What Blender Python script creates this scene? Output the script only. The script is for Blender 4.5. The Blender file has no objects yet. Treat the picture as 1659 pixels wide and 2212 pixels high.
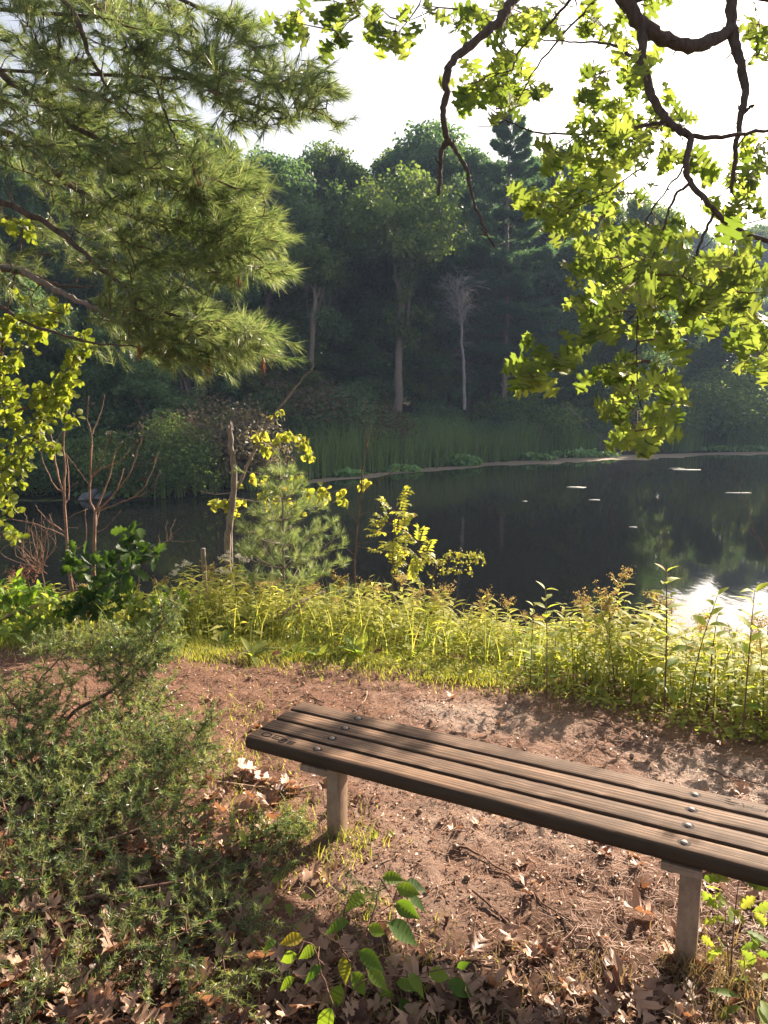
import bpy, math
import numpy as np
from mathutils import Vector, Matrix

SC = bpy.context.scene
rad = math.radians
rng = np.random.default_rng(11)

# ------------------------------------------------------------------ camera
CAM_H = 1.9
PITCH = rad(8.5)
cam_d = bpy.data.cameras.new('camera')
cam = bpy.data.objects.new('camera', cam_d)
SC.collection.objects.link(cam)
cam.location = (0, 0, CAM_H)
cam.rotation_euler = (math.pi / 2 - PITCH, 0, 0)
cam_d.sensor_fit = 'VERTICAL'
cam_d.sensor_height = 24
cam_d.lens = 24 * 1620 / 2212
cam_d.clip_start = 0.05
cam_d.clip_end = 1000
SC.camera = cam

# ------------------------------------------------------------------ light
SUN_AZ, SUN_EL = rad(38), rad(28)
SUN_DIR = Vector((math.sin(SUN_AZ) * math.cos(SUN_EL), math.cos(SUN_AZ) * math.cos(SUN_EL), math.sin(SUN_EL)))
world = bpy.data.worlds.new('World')
SC.world = world
world.use_nodes = True
wn = world.node_tree
bg = wn.nodes['Background']
sky = wn.nodes.new('ShaderNodeTexSky')
sky.sky_type = 'NISHITA'
sky.sun_disc = False
sky.sun_elevation = SUN_EL
sky.sun_rotation = SUN_AZ
sky.air_density = 1.0
sky.dust_density = 3.0
sky.ozone_density = 1.0
wb = wn.nodes.new('ShaderNodeMixRGB'); wb.blend_type = 'MULTIPLY'; wb.inputs[0].default_value = 1; wb.inputs[2].default_value = (1.0, .95, .92, 1)   # warm white balance
hs_ = wn.nodes.new('ShaderNodeHueSaturation'); hs_.inputs['Saturation'].default_value = .55; wn.links.new(sky.outputs[0], hs_.inputs['Color'])   # hazy, whitened sky
wn.links.new(hs_.outputs[0], wb.inputs[1]); wn.links.new(wb.outputs[0], bg.inputs[0])
bg.inputs[1].default_value = 0.066
sun_d = bpy.data.lights.new('sun', 'SUN')
sun_d.energy = 5.0
sun_d.angle = rad(0.6)
sun_d.color = (1.0, 0.83, 0.66)
sun = bpy.data.objects.new('sun', sun_d)
SC.collection.objects.link(sun)
sun.rotation_euler = SUN_DIR.to_track_quat('Z', 'Y').to_euler()
SC.view_settings.view_transform = 'Standard'
SC.view_settings.look = 'None'
SC.view_settings.gamma = 1
SC.view_settings.exposure = 1.85
SC.cycles.max_bounces = 8
SC.cycles.transmission_bounces = 6
SC.cycles.volume_bounces = 0

# ------------------------------------------------------------------ helpers
_F = np.array([0, math.cos(PITCH), -math.sin(PITCH)])
_U = np.array([0, math.sin(PITCH), math.cos(PITCH)])

def P(px, py, Y):
    """a point of the place, read off the photograph (1659 px wide) at a distance Y"""
    d = _F + (1106 - py) / 1620 * _U
    d = d + np.array([(px - 829.5) / 1620, 0, 0])
    return np.array([0, 0, CAM_H]) + d * (Y / d[1])

def G(px, py, z=0.0):
    d = _F + (1106 - py) / 1620 * _U + np.array([(px - 829.5) / 1620, 0, 0])
    return np.array([0, 0, CAM_H]) + d * ((z - CAM_H) / d[2])

def norm(a):
    return a / (np.linalg.norm(a, axis=-1, keepdims=True) + 1e-9)

class MB:
    """collects pieces and links them as ONE mesh object"""
    def __init__(s):
        s.v = []; s.n = 0; s.f = []; s.t = []
    def add(s, V, F, mat=0, tint=0.5):
        V = np.asarray(V, float).reshape(-1, 3); F = np.asarray(F, int)
        s.v.append(V); s.f.append((F + s.n, mat)); s.n += len(V)
        s.t.append(np.broadcast_to(np.asarray(tint, float), (len(V),)))
    def mesh(s, name, mats, smooth=True):
        me = bpy.data.meshes.new(name)
        V = np.concatenate(s.v) if s.v else np.zeros((0, 3))
        me.vertices.add(len(V)); me.vertices.foreach_set('co', V.ravel())
        tot = sum(f.size for f, _ in s.f); npoly = sum(len(f) for f, _ in s.f)
        me.loops.add(tot); me.polygons.add(npoly)
        me.loops.foreach_set('vertex_index', np.concatenate([f.ravel() for f, _ in s.f]).astype(np.int32))
        lt = np.concatenate([np.full(len(f), f.shape[1]) for f, _ in s.f])
        me.polygons.foreach_set('loop_start', (np.cumsum(lt) - lt).astype(np.int32))
        me.polygons.foreach_set('material_index', np.concatenate([np.full(len(f), m) for f, m in s.f]).astype(np.int32))
        me.polygons.foreach_set('use_smooth', np.full(npoly, smooth))
        a = me.attributes.new('tint', 'FLOAT', 'POINT')
        a.data.foreach_set('value', np.concatenate(s.t).astype(np.float32))
        for m in (mats if isinstance(mats, (list, tuple)) else [mats]):
            me.materials.append(m)
        me.update(calc_edges=True)
        return me
    def build(s, name, mats, parent=None, loc=None, smooth=True):
        return link(name, s.mesh(name, mats, smooth), parent, loc)

def link(name, data, parent=None, loc=None):
    o = bpy.data.objects.new(name, data)
    SC.collection.objects.link(o)
    if parent is not None: o.parent = parent
    if loc is not None: o.location = loc
    return o

def tag(o, label=None, cat=None, group=None, kind=None):
    if label: o['label'] = label
    if cat: o['category'] = cat
    if group: o['group'] = group
    if kind: o['kind'] = kind
    return o

def thing(name, label, cat, loc=(0, 0, 0), group=None):
    return tag(link(name, None, None, loc), label, cat, group)

def copy_tree(o, parent=None):
    c = o.copy(); SC.collection.objects.link(c); c.parent = parent
    for ch in o.children: copy_tree(ch, c)
    return c

def tube(mb, pts, r, sides=6, mat=0, tint=0.5, cap=True, rough=0.0):
    pts = np.asarray(pts, float); n = len(pts)
    r = np.broadcast_to(np.asarray(r, float), (n,))
    d = np.gradient(pts, axis=0); d = norm(d)
    h = np.array([0, 0, 1.]) if abs(d[0][2]) < 0.9 else np.array([1., 0, 0])
    x = np.cross(d[0], h); x /= np.linalg.norm(x)
    X = np.empty((n, 3))
    for i in range(n):
        x = x - d[i] * x.dot(d[i]); x /= np.linalg.norm(x) + 1e-9; X[i] = x
    Yv = np.cross(d, X)
    a = np.arange(sides) * 2 * math.pi / sides
    if rough: r = r[:, None] * (1 + rng.normal(0, rough, (n, sides)))
    else: r = np.repeat(r[:, None], sides, 1)
    V = pts[:, None] + r[:, :, None] * (X[:, None] * np.cos(a)[None, :, None] + Yv[:, None] * np.sin(a)[None, :, None])
    i = np.arange(n - 1)[:, None] * sides; j = np.arange(sides)[None]; k = (j + 1) % sides
    F = np.stack([i + j, i + k, i + k + sides, i + j + sides], -1).reshape(-1, 4)
    base = mb.n
    mb.add(V.reshape(-1, 3), F, mat, tint)
    if cap and sides > 3:
        mb.f.append((np.array([list(range(base + (n - 1) * sides, base + n * sides))]), mat))

def smooth_path(pts, n=4):
    """catmull-rom through points"""
    p = np.asarray(pts, float)
    if len(p) < 3: 
        return p[0] + (p[-1] - p[0]) * np.linspace(0, 1, n + 1)[:, None]
    q = np.vstack([2 * p[0] - p[1], p, 2 * p[-1] - p[-2]])
    out = []
    for i in range(1, len(q) - 2):
        for t in np.arange(n) / n:
            a, b, c, d = q[i - 1], q[i], q[i + 1], q[i + 2]
            out.append(0.5 * (2 * b + (c - a) * t + (2 * a - 5 * b + 4 * c - d) * t * t + (3 * b - a - 3 * c + d) * t ** 3))
    out.append(p[-1])
    return np.array(out)

def limb(mb, pts, r0, r1, sides=7, jit=0.0, mat=0, n=4, tint=0.5):
    q = smooth_path(pts, n)
    if jit: 
        q[1:-1] += rng.normal(0, jit, (len(q) - 2, 3))
    r = np.linspace(r0, r1, len(q))
    if r0 > 0.004: r = r * (1 + rng.normal(0, 0.06, len(q)))
    tube(mb, q, r, sides, mat, tint, True, .055 if r0 > .008 else 0.0)
    return q

def frame(axis, nrm):
    Yv = norm(axis); X = norm(np.cross(Yv, nrm)); Z = np.cross(X, Yv)
    return X, Yv, Z

def inst(mb, T, pos, axis, nrm, scale, mat=0, tint=None):
    """copies of the template T=(verts, faces) laid along +Y with normal +Z"""
    Tv, Tf = T
    pos = np.asarray(pos, float); N = len(pos)
    if N == 0: return
    X, Yv, Z = frame(np.asarray(axis, float), np.asarray(nrm, float))
    s = np.broadcast_to(np.asarray(scale, float), (N,))[:, None, None]
    V = pos[:, None] + s * (Tv[None, :, 0:1] * X[:, None] + Tv[None, :, 1:2] * Yv[:, None] + Tv[None, :, 2:3] * Z[:, None])
    k = len(Tv)
    F = (Tf[None] + (np.arange(N) * k)[:, None, None]).reshape(-1, Tf.shape[1])
    if tint is None: tint = rng.random(N)
    mb.add(V.reshape(-1, 3), F, mat, np.repeat(np.broadcast_to(tint, (N,)), k))

def rdir(n):
    return norm(rng.normal(size=(n, 3)))

# leaf outlines ------------------------------------------------------
def leaf_T(prof, fold=0.25, droop=0.25, curl=0.0):
    """prof: (x, y) from base to tip of the right half"""
    pr = np.array(prof, float); n = len(pr)
    my = np.maximum.accumulate(pr[:, 1])
    mid = np.stack([np.zeros(n), my, np.zeros(n)], 1)
    R = np.stack([pr[:, 0], pr[:, 1], np.zeros(n)], 1)
    L = R * np.array([-1, 1, 1])
    V = np.vstack([mid, R, L])
    V[:, 2] = fold * np.abs(V[:, 0]) - droop * V[:, 1] ** 2 + curl * np.sin(V[:, 1] * 9 + V[:, 0] * 7) * 0.1 + curl * np.abs(V[:, 0]) * V[:, 1]
    F = []
    for i in range(n - 1):
        F.append((i, n + i, n + i + 1, i + 1)); F.append((2 * n + i, i, i + 1, 2 * n + i + 1))
    return V, np.array(F)

OAK = [(.012, 0), (.012, .14), (.07, .18), (.17, .17), (.25, .22), (.20, .27), (.09, .35), (.16, .42), (.30, .40), (.42, .50), (.33, .53),
       (.31, .60), (.11, .60), (.14, .69), (.25, .70), (.32, .82), (.21, .80), (.15, .87), (.06, .88), (.03, .93), (.004, 1.0)]
WOAK = [(.012, 0), (.03, .10), (.10, .16), (.17, .24), (.14, .30), (.10, .34), (.22, .40), (.29, .50), (.22, .55), (.14, .58), (.24, .66), (.28, .76), (.18, .80), (.13, .83), (.17, .90), (.10, .97), (.004, 1.0)]
OAK_T = [leaf_T(OAK, .12, .12), leaf_T(OAK, .25, .3, .15), leaf_T(OAK, -.1, .05, .2)]
WOAK_T = [leaf_T(WOAK, .2, .25), leaf_T(WOAK, .4, .1, .3)]
LANCE_T = [leaf_T([(.01, 0), (.08, .18), (.135, .42), (.10, .72), (.004, 1)], .3, d) for d in (.15, .45, .8)]
ELLI_T = [leaf_T([(.01, 0), (.012, .1), (.15, .24), (.24, .45), (.21, .66), (.11, .86), (.004, 1)], f, d) for f, d in ((.3, .2), (.15, .45), (.45, .6))]
ROUND_T = [leaf_T([(.01, 0), (.012, .14), (.22, .26), (.36, .5), (.30, .76), (.13, .94), (.004, 1)], f, d) for f, d in ((.3, .15), (.15, .4))]
HEART_T = [leaf_T([(.01, .0), (.012, .14), (.20, .10), (.36, .22), (.40, .42), (.30, .66), (.13, .85), (.004, 1)], f, d) for f, d in ((.35, .3), (.6, .6))]
DIAM_T = (np.array([(0, 0, 0), (.34, .5, .10), (0, 1, -.05), (-.34, .5, .10)]), np.array([(0, 1, 2), (0, 2, 3)]))
SLIV_T = (np.array([(-.05, 0, 0), (.05, 0, 0), (0, 1, 0)]), np.array([(0, 1, 2)]))

def leaves(mb, Ts, pos, axis, nrm, scale, mat=0, tint=None):
    pos = np.asarray(pos); N = len(pos)
    scale = np.broadcast_to(np.asarray(scale, float), (N,))
    if tint is None: tint = rng.random(N)
    w = rng.integers(0, len(Ts), N)
    for k, T in enumerate(Ts):
        m = w == k
        inst(mb, T, pos[m], axis[m], nrm[m], scale[m], mat, tint[m])

def needles(mb, base, axis, n, stem, L, w, spread=(.35, 1.1), droop=0.15, mat=0, tint=None):
    """n thin needles round the last `stem` metres of every shoot ending at base+axis*stem"""
    base = np.asarray(base); N = len(base)
    axis = norm(np.asarray(axis, float))
    t = rng.random((N, n)) ** 0.8
    ph = rng.random((N, n)) * 2 * math.pi
    al = rng.uniform(*spread, (N, n))
    h = norm(np.cross(axis, rdir(N))); h2 = np.cross(axis, h)
    radial = h[:, None] * np.cos(ph)[..., None] + h2[:, None] * np.sin(ph)[..., None]
    d = axis[:, None] * np.cos(al)[..., None] + radial * np.sin(al)[..., None]
    d[..., 2] -= droop * rng.random((N, n))
    d = norm(d).reshape(-1, 3)
    st = np.broadcast_to(np.asarray(stem, float), (N,))
    p = (base[:, None] + axis[:, None] * (t * st[:, None])[..., None]).reshape(-1, 3)
    Ls = L * rng.uniform(.7, 1.1, len(p))
    s = norm(np.cross(d, rdir(len(p)))) * (w / 2)
    V = np.stack([p - s, p + s, p + d * Ls[:, None]], 1).reshape(-1, 3)
    F = np.arange(len(V)).reshape(-1, 3)
    if tint is None: tint = rng.random(N)
    tt = np.clip(np.repeat(np.broadcast_to(tint, (N,)), n) + rng.normal(0, .18, len(p)), 0, 1)
    mb.add(V, F, mat, np.repeat(tt, 3))

def grow(mb, skel, tips, r0=.002, r1=.0008, sides=4, mat=0, sag=0.0, step=.12, wob=.06, reach=None):
    """thin twigs that join every tip to the nearest wood; returns the direction each twig arrives with"""
    nodes = [np.asarray(p, float) for p in skel]
    A = np.array(nodes); tips = np.asarray(tips, float)
    d0 = np.array([np.min(np.sum((A - t) ** 2, 1)) for t in tips])
    dirs = np.zeros_like(tips)
    cap = len(A) + len(tips) * 12
    buf = np.empty((cap, 3)); buf[:len(A)] = A; n = len(A)
    for i in np.argsort(d0):
        t = tips[i]
        dd = np.sum((buf[:n] - t) ** 2, 1)
        j = int(np.argmin(dd)); a = buf[j].copy(); L = math.sqrt(dd[j])
        k = int(np.clip(L / step, 2, 9))
        u = np.linspace(0, 1, k + 1)[:, None]
        q = a + (t - a) * u
        q += (rng.normal(0, wob * L, 3)[None] + np.array([0, 0, -sag * L])) * (u * (1 - u)) * 2
        tube(mb, q, np.linspace(r0 * (1 + min(L, 1.2)), r1, k + 1), sides, mat, cap=False)
        buf[n:n + k] = q[1:]; n += k
        dirs[i] = q[-1] - q[-2]
    return norm(dirs)

def ell(c, r, n, shell=0.0):
    d = rdir(n); q = rng.random((n, 1)) ** (1 / 3)
    q = shell + (1 - shell) * q
    return np.asarray(c) + d * q * np.asarray(r)

# ------------------------------------------------------------------ materials
class NT:
    def __init__(s, name):
        s.m = bpy.data.materials.new(name); s.m.use_nodes = True
        s.t = s.m.node_tree; s.t.nodes.clear()
        s.out = s.n('OutputMaterial')
    def n(s, kind, **kw):
        nd = s.t.nodes.new('ShaderNode' + kind)
        for k, v in kw.items():
            if k.startswith('_'): nd.inputs[k[1:].replace('_', ' ')].default_value = v
            else: setattr(nd, k, v)
        return nd
    def l(s, a, b): s.t.links.new(a, b)
    def coord(s, scale=(1, 1, 1), kind='Object'):
        tc = s.n('TexCoord'); mp = s.n('Mapping'); mp.inputs['Scale'].default_value = scale
        s.l(tc.outputs[kind], mp.inputs['Vector']); return mp.outputs[0]
    def noise(s, vec, scale, detail=4, rough=.55, dist=0.0):
        nd = s.n('TexNoise'); s.l(vec, nd.inputs['Vector'])
        nd.inputs['Scale'].default_value = scale; nd.inputs['Detail'].default_value = detail
        nd.inputs['Roughness'].default_value = rough; nd.inputs['Distortion'].default_value = dist
        return nd.outputs['Fac']
    def ramp(s, fac, stops):
        nd = s.n('ValToRGB'); el = nd.color_ramp.elements
        while len(el) < len(stops): el.new(0.5)
        for e, (p, c) in zip(el, stops):
            e.position = p; e.color = (c, c, c, 1) if isinstance(c, (int, float)) else (*c, 1)
        s.l(fac, nd.inputs[0]); return nd.outputs[0]
    def mix(s, fac, a, b, mode='MIX'):
        nd = s.n('MixRGB', blend_type=mode)
        for sk, v in zip(nd.inputs, (fac, a, b)):
            if isinstance(v, (int, float)): sk.default_value = v
            elif isinstance(v, tuple): sk.default_value = (*v, 1)
            else: s.l(v, sk)
        return nd.outputs[0]
    def attr(s, name):
        nd = s.n('Attribute', attribute_name=name); return nd.outputs['Fac']
    def bump(s, h, strength=.4, dist=.01):
        nd = s.n('Bump'); nd.inputs['Strength'].default_value = strength; nd.inputs['Distance'].default_value = dist
        s.l(h, nd.inputs['Height']); return nd.outputs[0]
    def prin(s, col, rough=.6, spec=.4, metal=0, nrm=None, out=True):
        b = s.n('BsdfPrincipled')
        for k, v in (('Base Color', col), ('Roughness', rough), ('Specular IOR Level', spec), ('Metallic', metal)):
            if isinstance(v, (int, float)): b.inputs[k].default_value = v
            elif isinstance(v, tuple): b.inputs[k].default_value = (*v, 1)
            else: s.l(v, b.inputs[k])
        if nrm is not None: s.l(nrm, b.inputs['Normal'])
        if out: s.l(b.outputs[0], s.out.inputs[0])
        return b.outputs[0]

def leaf_mat(name, c1, c2, tr=.45, trc=(1.5, 1.45, .5), rough=.45, spec=.35, c3=None):
    m = NT(name)
    t = m.attr('tint')
    stops = [(0, c1), (1, c2)] if c3 is None else [(0, c1), (.75, c2), (.975, c2), (1, c3)]
    col = m.ramp(t, stops)
    oi = m.n('ObjectInfo')
    v = m.n('MapRange'); v.inputs['To Min'].default_value = .82; v.inputs['To Max'].default_value = 1.18
    m.l(oi.outputs['Random'], v.inputs['Value'])
    col = m.mix(1.0, col, v.outputs[0], 'MULTIPLY')
    p = m.prin(col, rough, spec, out=False)
    tb = m.n('BsdfTranslucent')
    m.l(m.mix(1.0, col, trc, 'MULTIPLY'), tb.inputs[0])
    mx = m.n('MixShader'); mx.inputs[0].default_value = tr
    m.l(p, mx.inputs[1]); m.l(tb.outputs[0], mx.inputs[2]); m.l(mx.outputs[0], m.out.inputs[0])
    return m.m

def bark_mat(name, c1, c2, scale=14, stretch=.25, bump=.6):
    m = NT(name)
    vec = m.coord((1, 1, stretch))
    nz = m.noise(vec, scale, 6, .65)
    m.prin(m.ramp(nz, [(.3, c1), (.7, c2)]), .85, .2, nrm=m.bump(nz, bump, .02))
    return m.m

M = {}
M['oak_leaf'] = leaf_mat('oak_leaf', (.095, .15, .035), (.25, .31, .095), .66, (1.6, 1.55, .7), .5, .25)
M['oak_dark'] = leaf_mat('young_oak_leaf', (.025, .06, .018), (.07, .125, .03), .45, (1.7, 1.7, .5), .5, .22)
M['pine'] = leaf_mat('pine_needle', (.075, .13, .055), (.28, .33, .16), .50, (1.4, 1.38, .8), .36, .45)
M['pine_brown'] = leaf_mat('dead_pine_needle', (.22, .07, .02), (.36, .13, .04), .3, (1.2, 1, .8))
M['juniper'] = leaf_mat('juniper_needle', (.065, .115, .05), (.26, .30, .14), .45, (1.5, 1.4, .7), .36, .45)
M['buckthorn'] = leaf_mat('round_leaf', (.11, .16, .03), (.24, .28, .065), .58, (1.6, 1.5, .55), .5, .28)
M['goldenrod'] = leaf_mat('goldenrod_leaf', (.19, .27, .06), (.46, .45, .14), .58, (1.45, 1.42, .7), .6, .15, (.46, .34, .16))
M['broad'] = leaf_mat('broad_leaf', (.15, .25, .05), (.34, .39, .10), .58, (1.5, 1.5, .6), .55, .18, (.40, .31, .09))
M['gold_leaf'] = leaf_mat('fading_leaf', (.18, .23, .05), (.34, .34, .09), .56, (1.5, 1.42, .55), .5, .25, (.32, .17, .05))
M['hazel'] = leaf_mat('hazel_leaf', (.075, .15, .03), (.17, .25, .045), .52, (1.8, 1.8, .5), .6, .18, (.36, .27, .04))
M['flower'] = leaf_mat('plume', (.30, .23, .09), (.50, .40, .17), .45, (1.1, 1, .8), .7, .1)
M['white_flower'] = leaf_mat('white_flower', (.5, .46, .36), (.72, .68, .56), .3, (1, 1, 1), .7, .1)
M['grass'] = leaf_mat('grass_blade', (.20, .27, .05), (.46, .43, .13), .48, (1.4, 1.35, .6), .55, .2)
M['dry_grass'] = leaf_mat('dry_grass_blade', (.14, .11, .045), (.36, .27, .13), .35, (1.2, 1.1, .8), .6, .2)
M['red_plant'] = leaf_mat('dried_red_leaf', (.12, .05, .035), (.26, .12, .085), .3, (1.1, 1, .9), .7, .1)
M['far1'] = leaf_mat('far_leaf_green', (.07, .14, .05), (.20, .27, .09), .45, (1.45, 1.4, .65), .5, .25)
M['far2'] = leaf_mat('far_leaf_blue', (.065, .14, .07), (.15, .235, .11), .42, (1.45, 1.45, .7), .5, .25)
M['far3'] = leaf_mat('far_leaf_brown', (.11, .10, .07), (.20, .16, .11), .38, (1.3, 1.3, .7), .5, .2)
M['far_pine'] = leaf_mat('far_pine_needle', (.06, .14, .08), (.13, .22, .12), .4, (1.4, 1.4, .8), .5, .25)
M['reed'] = leaf_mat('reed_blade', (.13, .25, .09), (.26, .34, .14), .45, (1.4, 1.4, .7), .5, .25, (.42, .34, .18))
M['pad'] = leaf_mat('pad_leaf', (.14, .29, .10), (.25, .40, .14), .42, (1.4, 1.4, .6), .45, .4)
M['litter'] = leaf_mat('fallen_leaf', (.09, .042, .024), (.46, .30, .20), .22, (1.3, .9, .6), .5, .4, (.34, .11, .035))
M['duff'] = leaf_mat('duff_needle', (.13, .055, .03), (.38, .22, .14), .1, (1, 1, 1), .6, .3)
M['bark_pine'] = bark_mat('pine_bark', (.05, .037, .03), (.15, .11, .085), 30)
M['bark_pale'] = bark_mat('pale_bark', (.14, .11, .09), (.32, .26, .21), 40)
M['bark_oak'] = bark_mat('oak_bark', (.045, .034, .028), (.13, .095, .075), 45)
M['bark_far'] = bark_mat('far_bark', (.11, .09, .08), (.28, .235, .20), 6)
M['bark_dead'] = bark_mat('dead_white_wood', (.17, .16, .155), (.36, .34, .33), 9)
M['twig'] = bark_mat('twig', (.09, .05, .035), (.22, .13, .09), 60)
M['dead_stem'] = bark_mat('dead_stem', (.15, .09, .06), (.36, .23, .16), 50)
M['stick'] = bark_mat('stick', (.20, .13, .09), (.42, .30, .22), 60)
M['stem'] = bark_mat('green_stem', (.07, .08, .025), (.15, .12, .04), 40)

# ------------------------------------------------------------------ the lie of the land
def vnoise(x, y, s, seed=0):
    x = np.asarray(x) * s + seed * 17.3; y = np.asarray(y) * s - seed * 9.1
    xi = np.floor(x).astype(int); yi = np.floor(y).astype(int); fx = x - xi; fy = y - yi
    fx = fx * fx * (3 - 2 * fx); fy = fy * fy * (3 - 2 * fy)
    def h(a, b):
        n = (a * 374761393 + b * 668265263 + seed * 97) & 0x7fffffff
        n = ((n ^ (n >> 13)) * 1274126177) & 0x7fffffff
        return ((n ^ (n >> 16)) & 0xffff) / 65535.0
    return (h(xi, yi) * (1 - fx) + h(xi + 1, yi) * fx) * (1 - fy) + (h(xi, yi + 1) * (1 - fx) + h(xi + 1, yi + 1) * fx) * fy

WATER_Z = -1.0
def y_edge(x):      # far edge of the path
    return np.interp(x, [-9, -3, -2.2, -.4, .6, 1.2, 1.9, 2.4, 3.4, 9], [6.2, 5.6, 5.45, 5.3, 5.15, 4.9, 4.45, 4.15, 3.7, 3.2])
def y_shore(x):     # waterline on the far side
    return np.interp(x, [-60, -30, -10.6, -7.3, -5.6, -4, -2.6, -.5, 2, 4.75, 11.4, 21.9, 40, 80],
                     [16, 19, 21.6, 21.4, 22.4, 24, 27.4, 29.6, 32.2, 34.8, 39.3, 42.8, 46, 50])
def sstep(t):
    t = np.clip(t, 0, 1); return t * t * (3 - 2 * t)
def gz(x, y, fine=False):
    x = np.asarray(x, float); y = np.asarray(y, float)
    ye = y_edge(x); ys = y_shore(x)
    base = -0.045 * np.clip(x + .2, -1.5, 4)
    base = base + .06 * sstep((2.2 - y) / 2.5)
    near = base - (1.25 + base) * sstep((y - ye - .1) / (8.6 - ye))
    near = near - 1.0 * sstep((y - 8.6) / 4)
    far = -1.0 - 1.2 * sstep((ys - y) / 3.0) + np.clip((y - ys) * .055, 0, .7) + np.clip((y - ys - 12) * .11, 0, 8)
    t = sstep((y - 12) / 4.0)
    z = near * (1 - t) + far * t
    z = z + .05 * (vnoise(x, y, .9, 1) - .5) * (np.abs(y - 4) < 12)
    if fine:
        for lx, ly in ((-.20, 3.05), (1.07, 2.38)): z = z + .022 * np.exp(-((x - lx) ** 2 + (y - ly) ** 2) / .012)
        z = z + .032 * (vnoise(x, y, 4.5, 2) - .5) + .028 * (vnoise(x, y, 11, 3) - .5) + .020 * (vnoise(x, y, 24, 4) - .5)
    return z

xs = np.concatenate([np.linspace(-110, -12, 40), np.linspace(-11, -3.6, 36), np.arange(-3.5, 3.6, .025), np.linspace(3.7, 12, 40), np.linspace(13, 110, 40)])
ys_ = np.concatenate([np.linspace(-30, -2, 16), np.linspace(-1.5, 1.2, 12), np.arange(1.25, 5.9, .025), np.linspace(6, 12, 36), np.linspace(12.5, 50, 90), np.linspace(52, 130, 40)])
XX, YY = np.meshgrid(xs, ys_)
ZZ = gz(XX, YY, True)
nx, ny = len(xs), len(ys_)
idx = np.arange(nx * ny).reshape(ny, nx)
gm = MB()
gm.add(np.stack([XX, YY, ZZ], -1).reshape(-1, 3), np.stack([idx[:-1, :-1], idx[:-1, 1:], idx[1:, 1:], idx[1:, :-1]], -1).reshape(-1, 4))

def ground_material():
    m = NT('trodden_ground')
    v = m.coord((1, 1, 1))
    big = m.noise(v, 1.3, 5, .6); mid = m.noise(v, 9, 6, .7, .4); fin = m.noise(v, 60, 6, .75); gr = m.noise(v, 260, 3, .7)
    duff = m.ramp(fin, [(.25, (.082, .041, .026)), (.5, (.225, .122, .080)), (.75, (.39, .25, .18))])
    sand = m.ramp(fin, [(.25, (.25, .175, .135)), (.5, (.42, .315, .25)), (.8, (.56, .45, .37))])
    s = m.attr('sand')
    sm = m.n('Math', operation='ADD'); m.l(s, sm.inputs[0]); m.l(m.mix(.5, big, mid), sm.inputs[1])
    c = m.mix(m.ramp(sm.outputs[0], [(.56, 0), (.88, 1)]), duff, sand)
    dirt = m.ramp(mid, [(.3, (.045, .026, .016)), (.7, (.12, .068, .042))])
    c = m.mix(m.attr('soil'), c, dirt)
    moss = m.ramp(mid, [(.3, (.05, .075, .018)), (.7, (.13, .15, .04))])
    c = m.mix(m.attr('green'), c, moss)
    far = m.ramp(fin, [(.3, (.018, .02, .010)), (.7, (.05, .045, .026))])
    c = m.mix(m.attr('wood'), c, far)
    hh = m.mix(.5, fin, gr)
    m.prin(c, .92, .15, nrm=m.bump(hh, 1.0, .03))
    return m.m
gme = gm.mesh('ground', ground_material())
def gattr(name, val):
    a = gme.attributes.new(name, 'FLOAT', 'POINT'); a.data.foreach_set('value', np.clip(val, 0, 1).astype(np.float32).ravel())
sand = np.zeros_like(XX)
for cx, cy, rx, ry, k in ((.55, 4.45, .55, .3, .40), (1.75, 3.75, .5, .35, .42), (.45, 3.25, .8, .45, .30), (.9, 3.6, .6, .35, .2), (2.1, 3.3, .6, .6, .28), (.2, 2.75, .7, .3, .22), (1.0, 4.3, .4, .25, .25)):
    sand = np.maximum(sand, k * np.exp(-((XX - cx) / rx) ** 2 - ((YY - cy) / ry) ** 2))
gattr('sand', sand)
soil = sstep((2.75 + .25 * XX - YY) / .7) * .95 * (.5 + vnoise(XX, YY, 3, 9)) + sstep((YY - y_edge(XX) - .2) / .6)
soil = np.maximum(soil, sstep((-.75 - XX) / .5) * sstep((4.0 - YY) / .6) * .8)
gattr('soil', soil)
gr_ = sstep(1 - np.abs(YY - y_edge(XX) - .12) / .35) * sstep((1.4 - XX) / .6) * (.35 + .9 * vnoise(XX, YY, 5, 7))
gr_ = np.maximum(gr_, .6 * sstep(vnoise(XX, YY, 2.2, 8) * 1.6 - .9) * sstep((2.75 - YY) / .4))
gattr('green', gr_)
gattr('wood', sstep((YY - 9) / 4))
ground = tag(link('ground', gme), kind='structure')

# ------------------------------------------------------------------ water
def water_material():
    m = NT('pond_water')
    v = m.coord((1, .45, 1))
    n1 = m.noise(v, 1.6, 3, .5); n2 = m.noise(v, 7, 2, .5); n3 = m.noise(v, .18, 2, .5)
    h = m.mix(.35, n1, n2)
    h = m.mix(m.ramp(n3, [(.35, .12), (.7, 1.0)]), (.5, .5, .5), h)
    m.prin((.006, .0066, .0068), .04, .5, nrm=m.bump(h, .16, .05))
    m.t.nodes[-1]
    for nd in m.t.nodes:
        if nd.type == 'BSDF_PRINCIPLED': nd.inputs['IOR'].default_value = 1.333
    return m.m
wm = MB()
wx = np.linspace(-105, 105, 43); wy = np.linspace(7.2, 55, 20)
WX, WY = np.meshgrid(wx, wy); wi = np.arange(WX.size).reshape(WX.shape)
wm.add(np.stack([WX, WY, np.full_like(WX, WATER_Z)], -1).reshape(-1, 3), np.stack([wi[:-1, :-1], wi[:-1, 1:], wi[1:, 1:], wi[1:, :-1]], -1).reshape(-1, 4))
tag(wm.build('water', water_material()), kind='structure')

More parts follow.
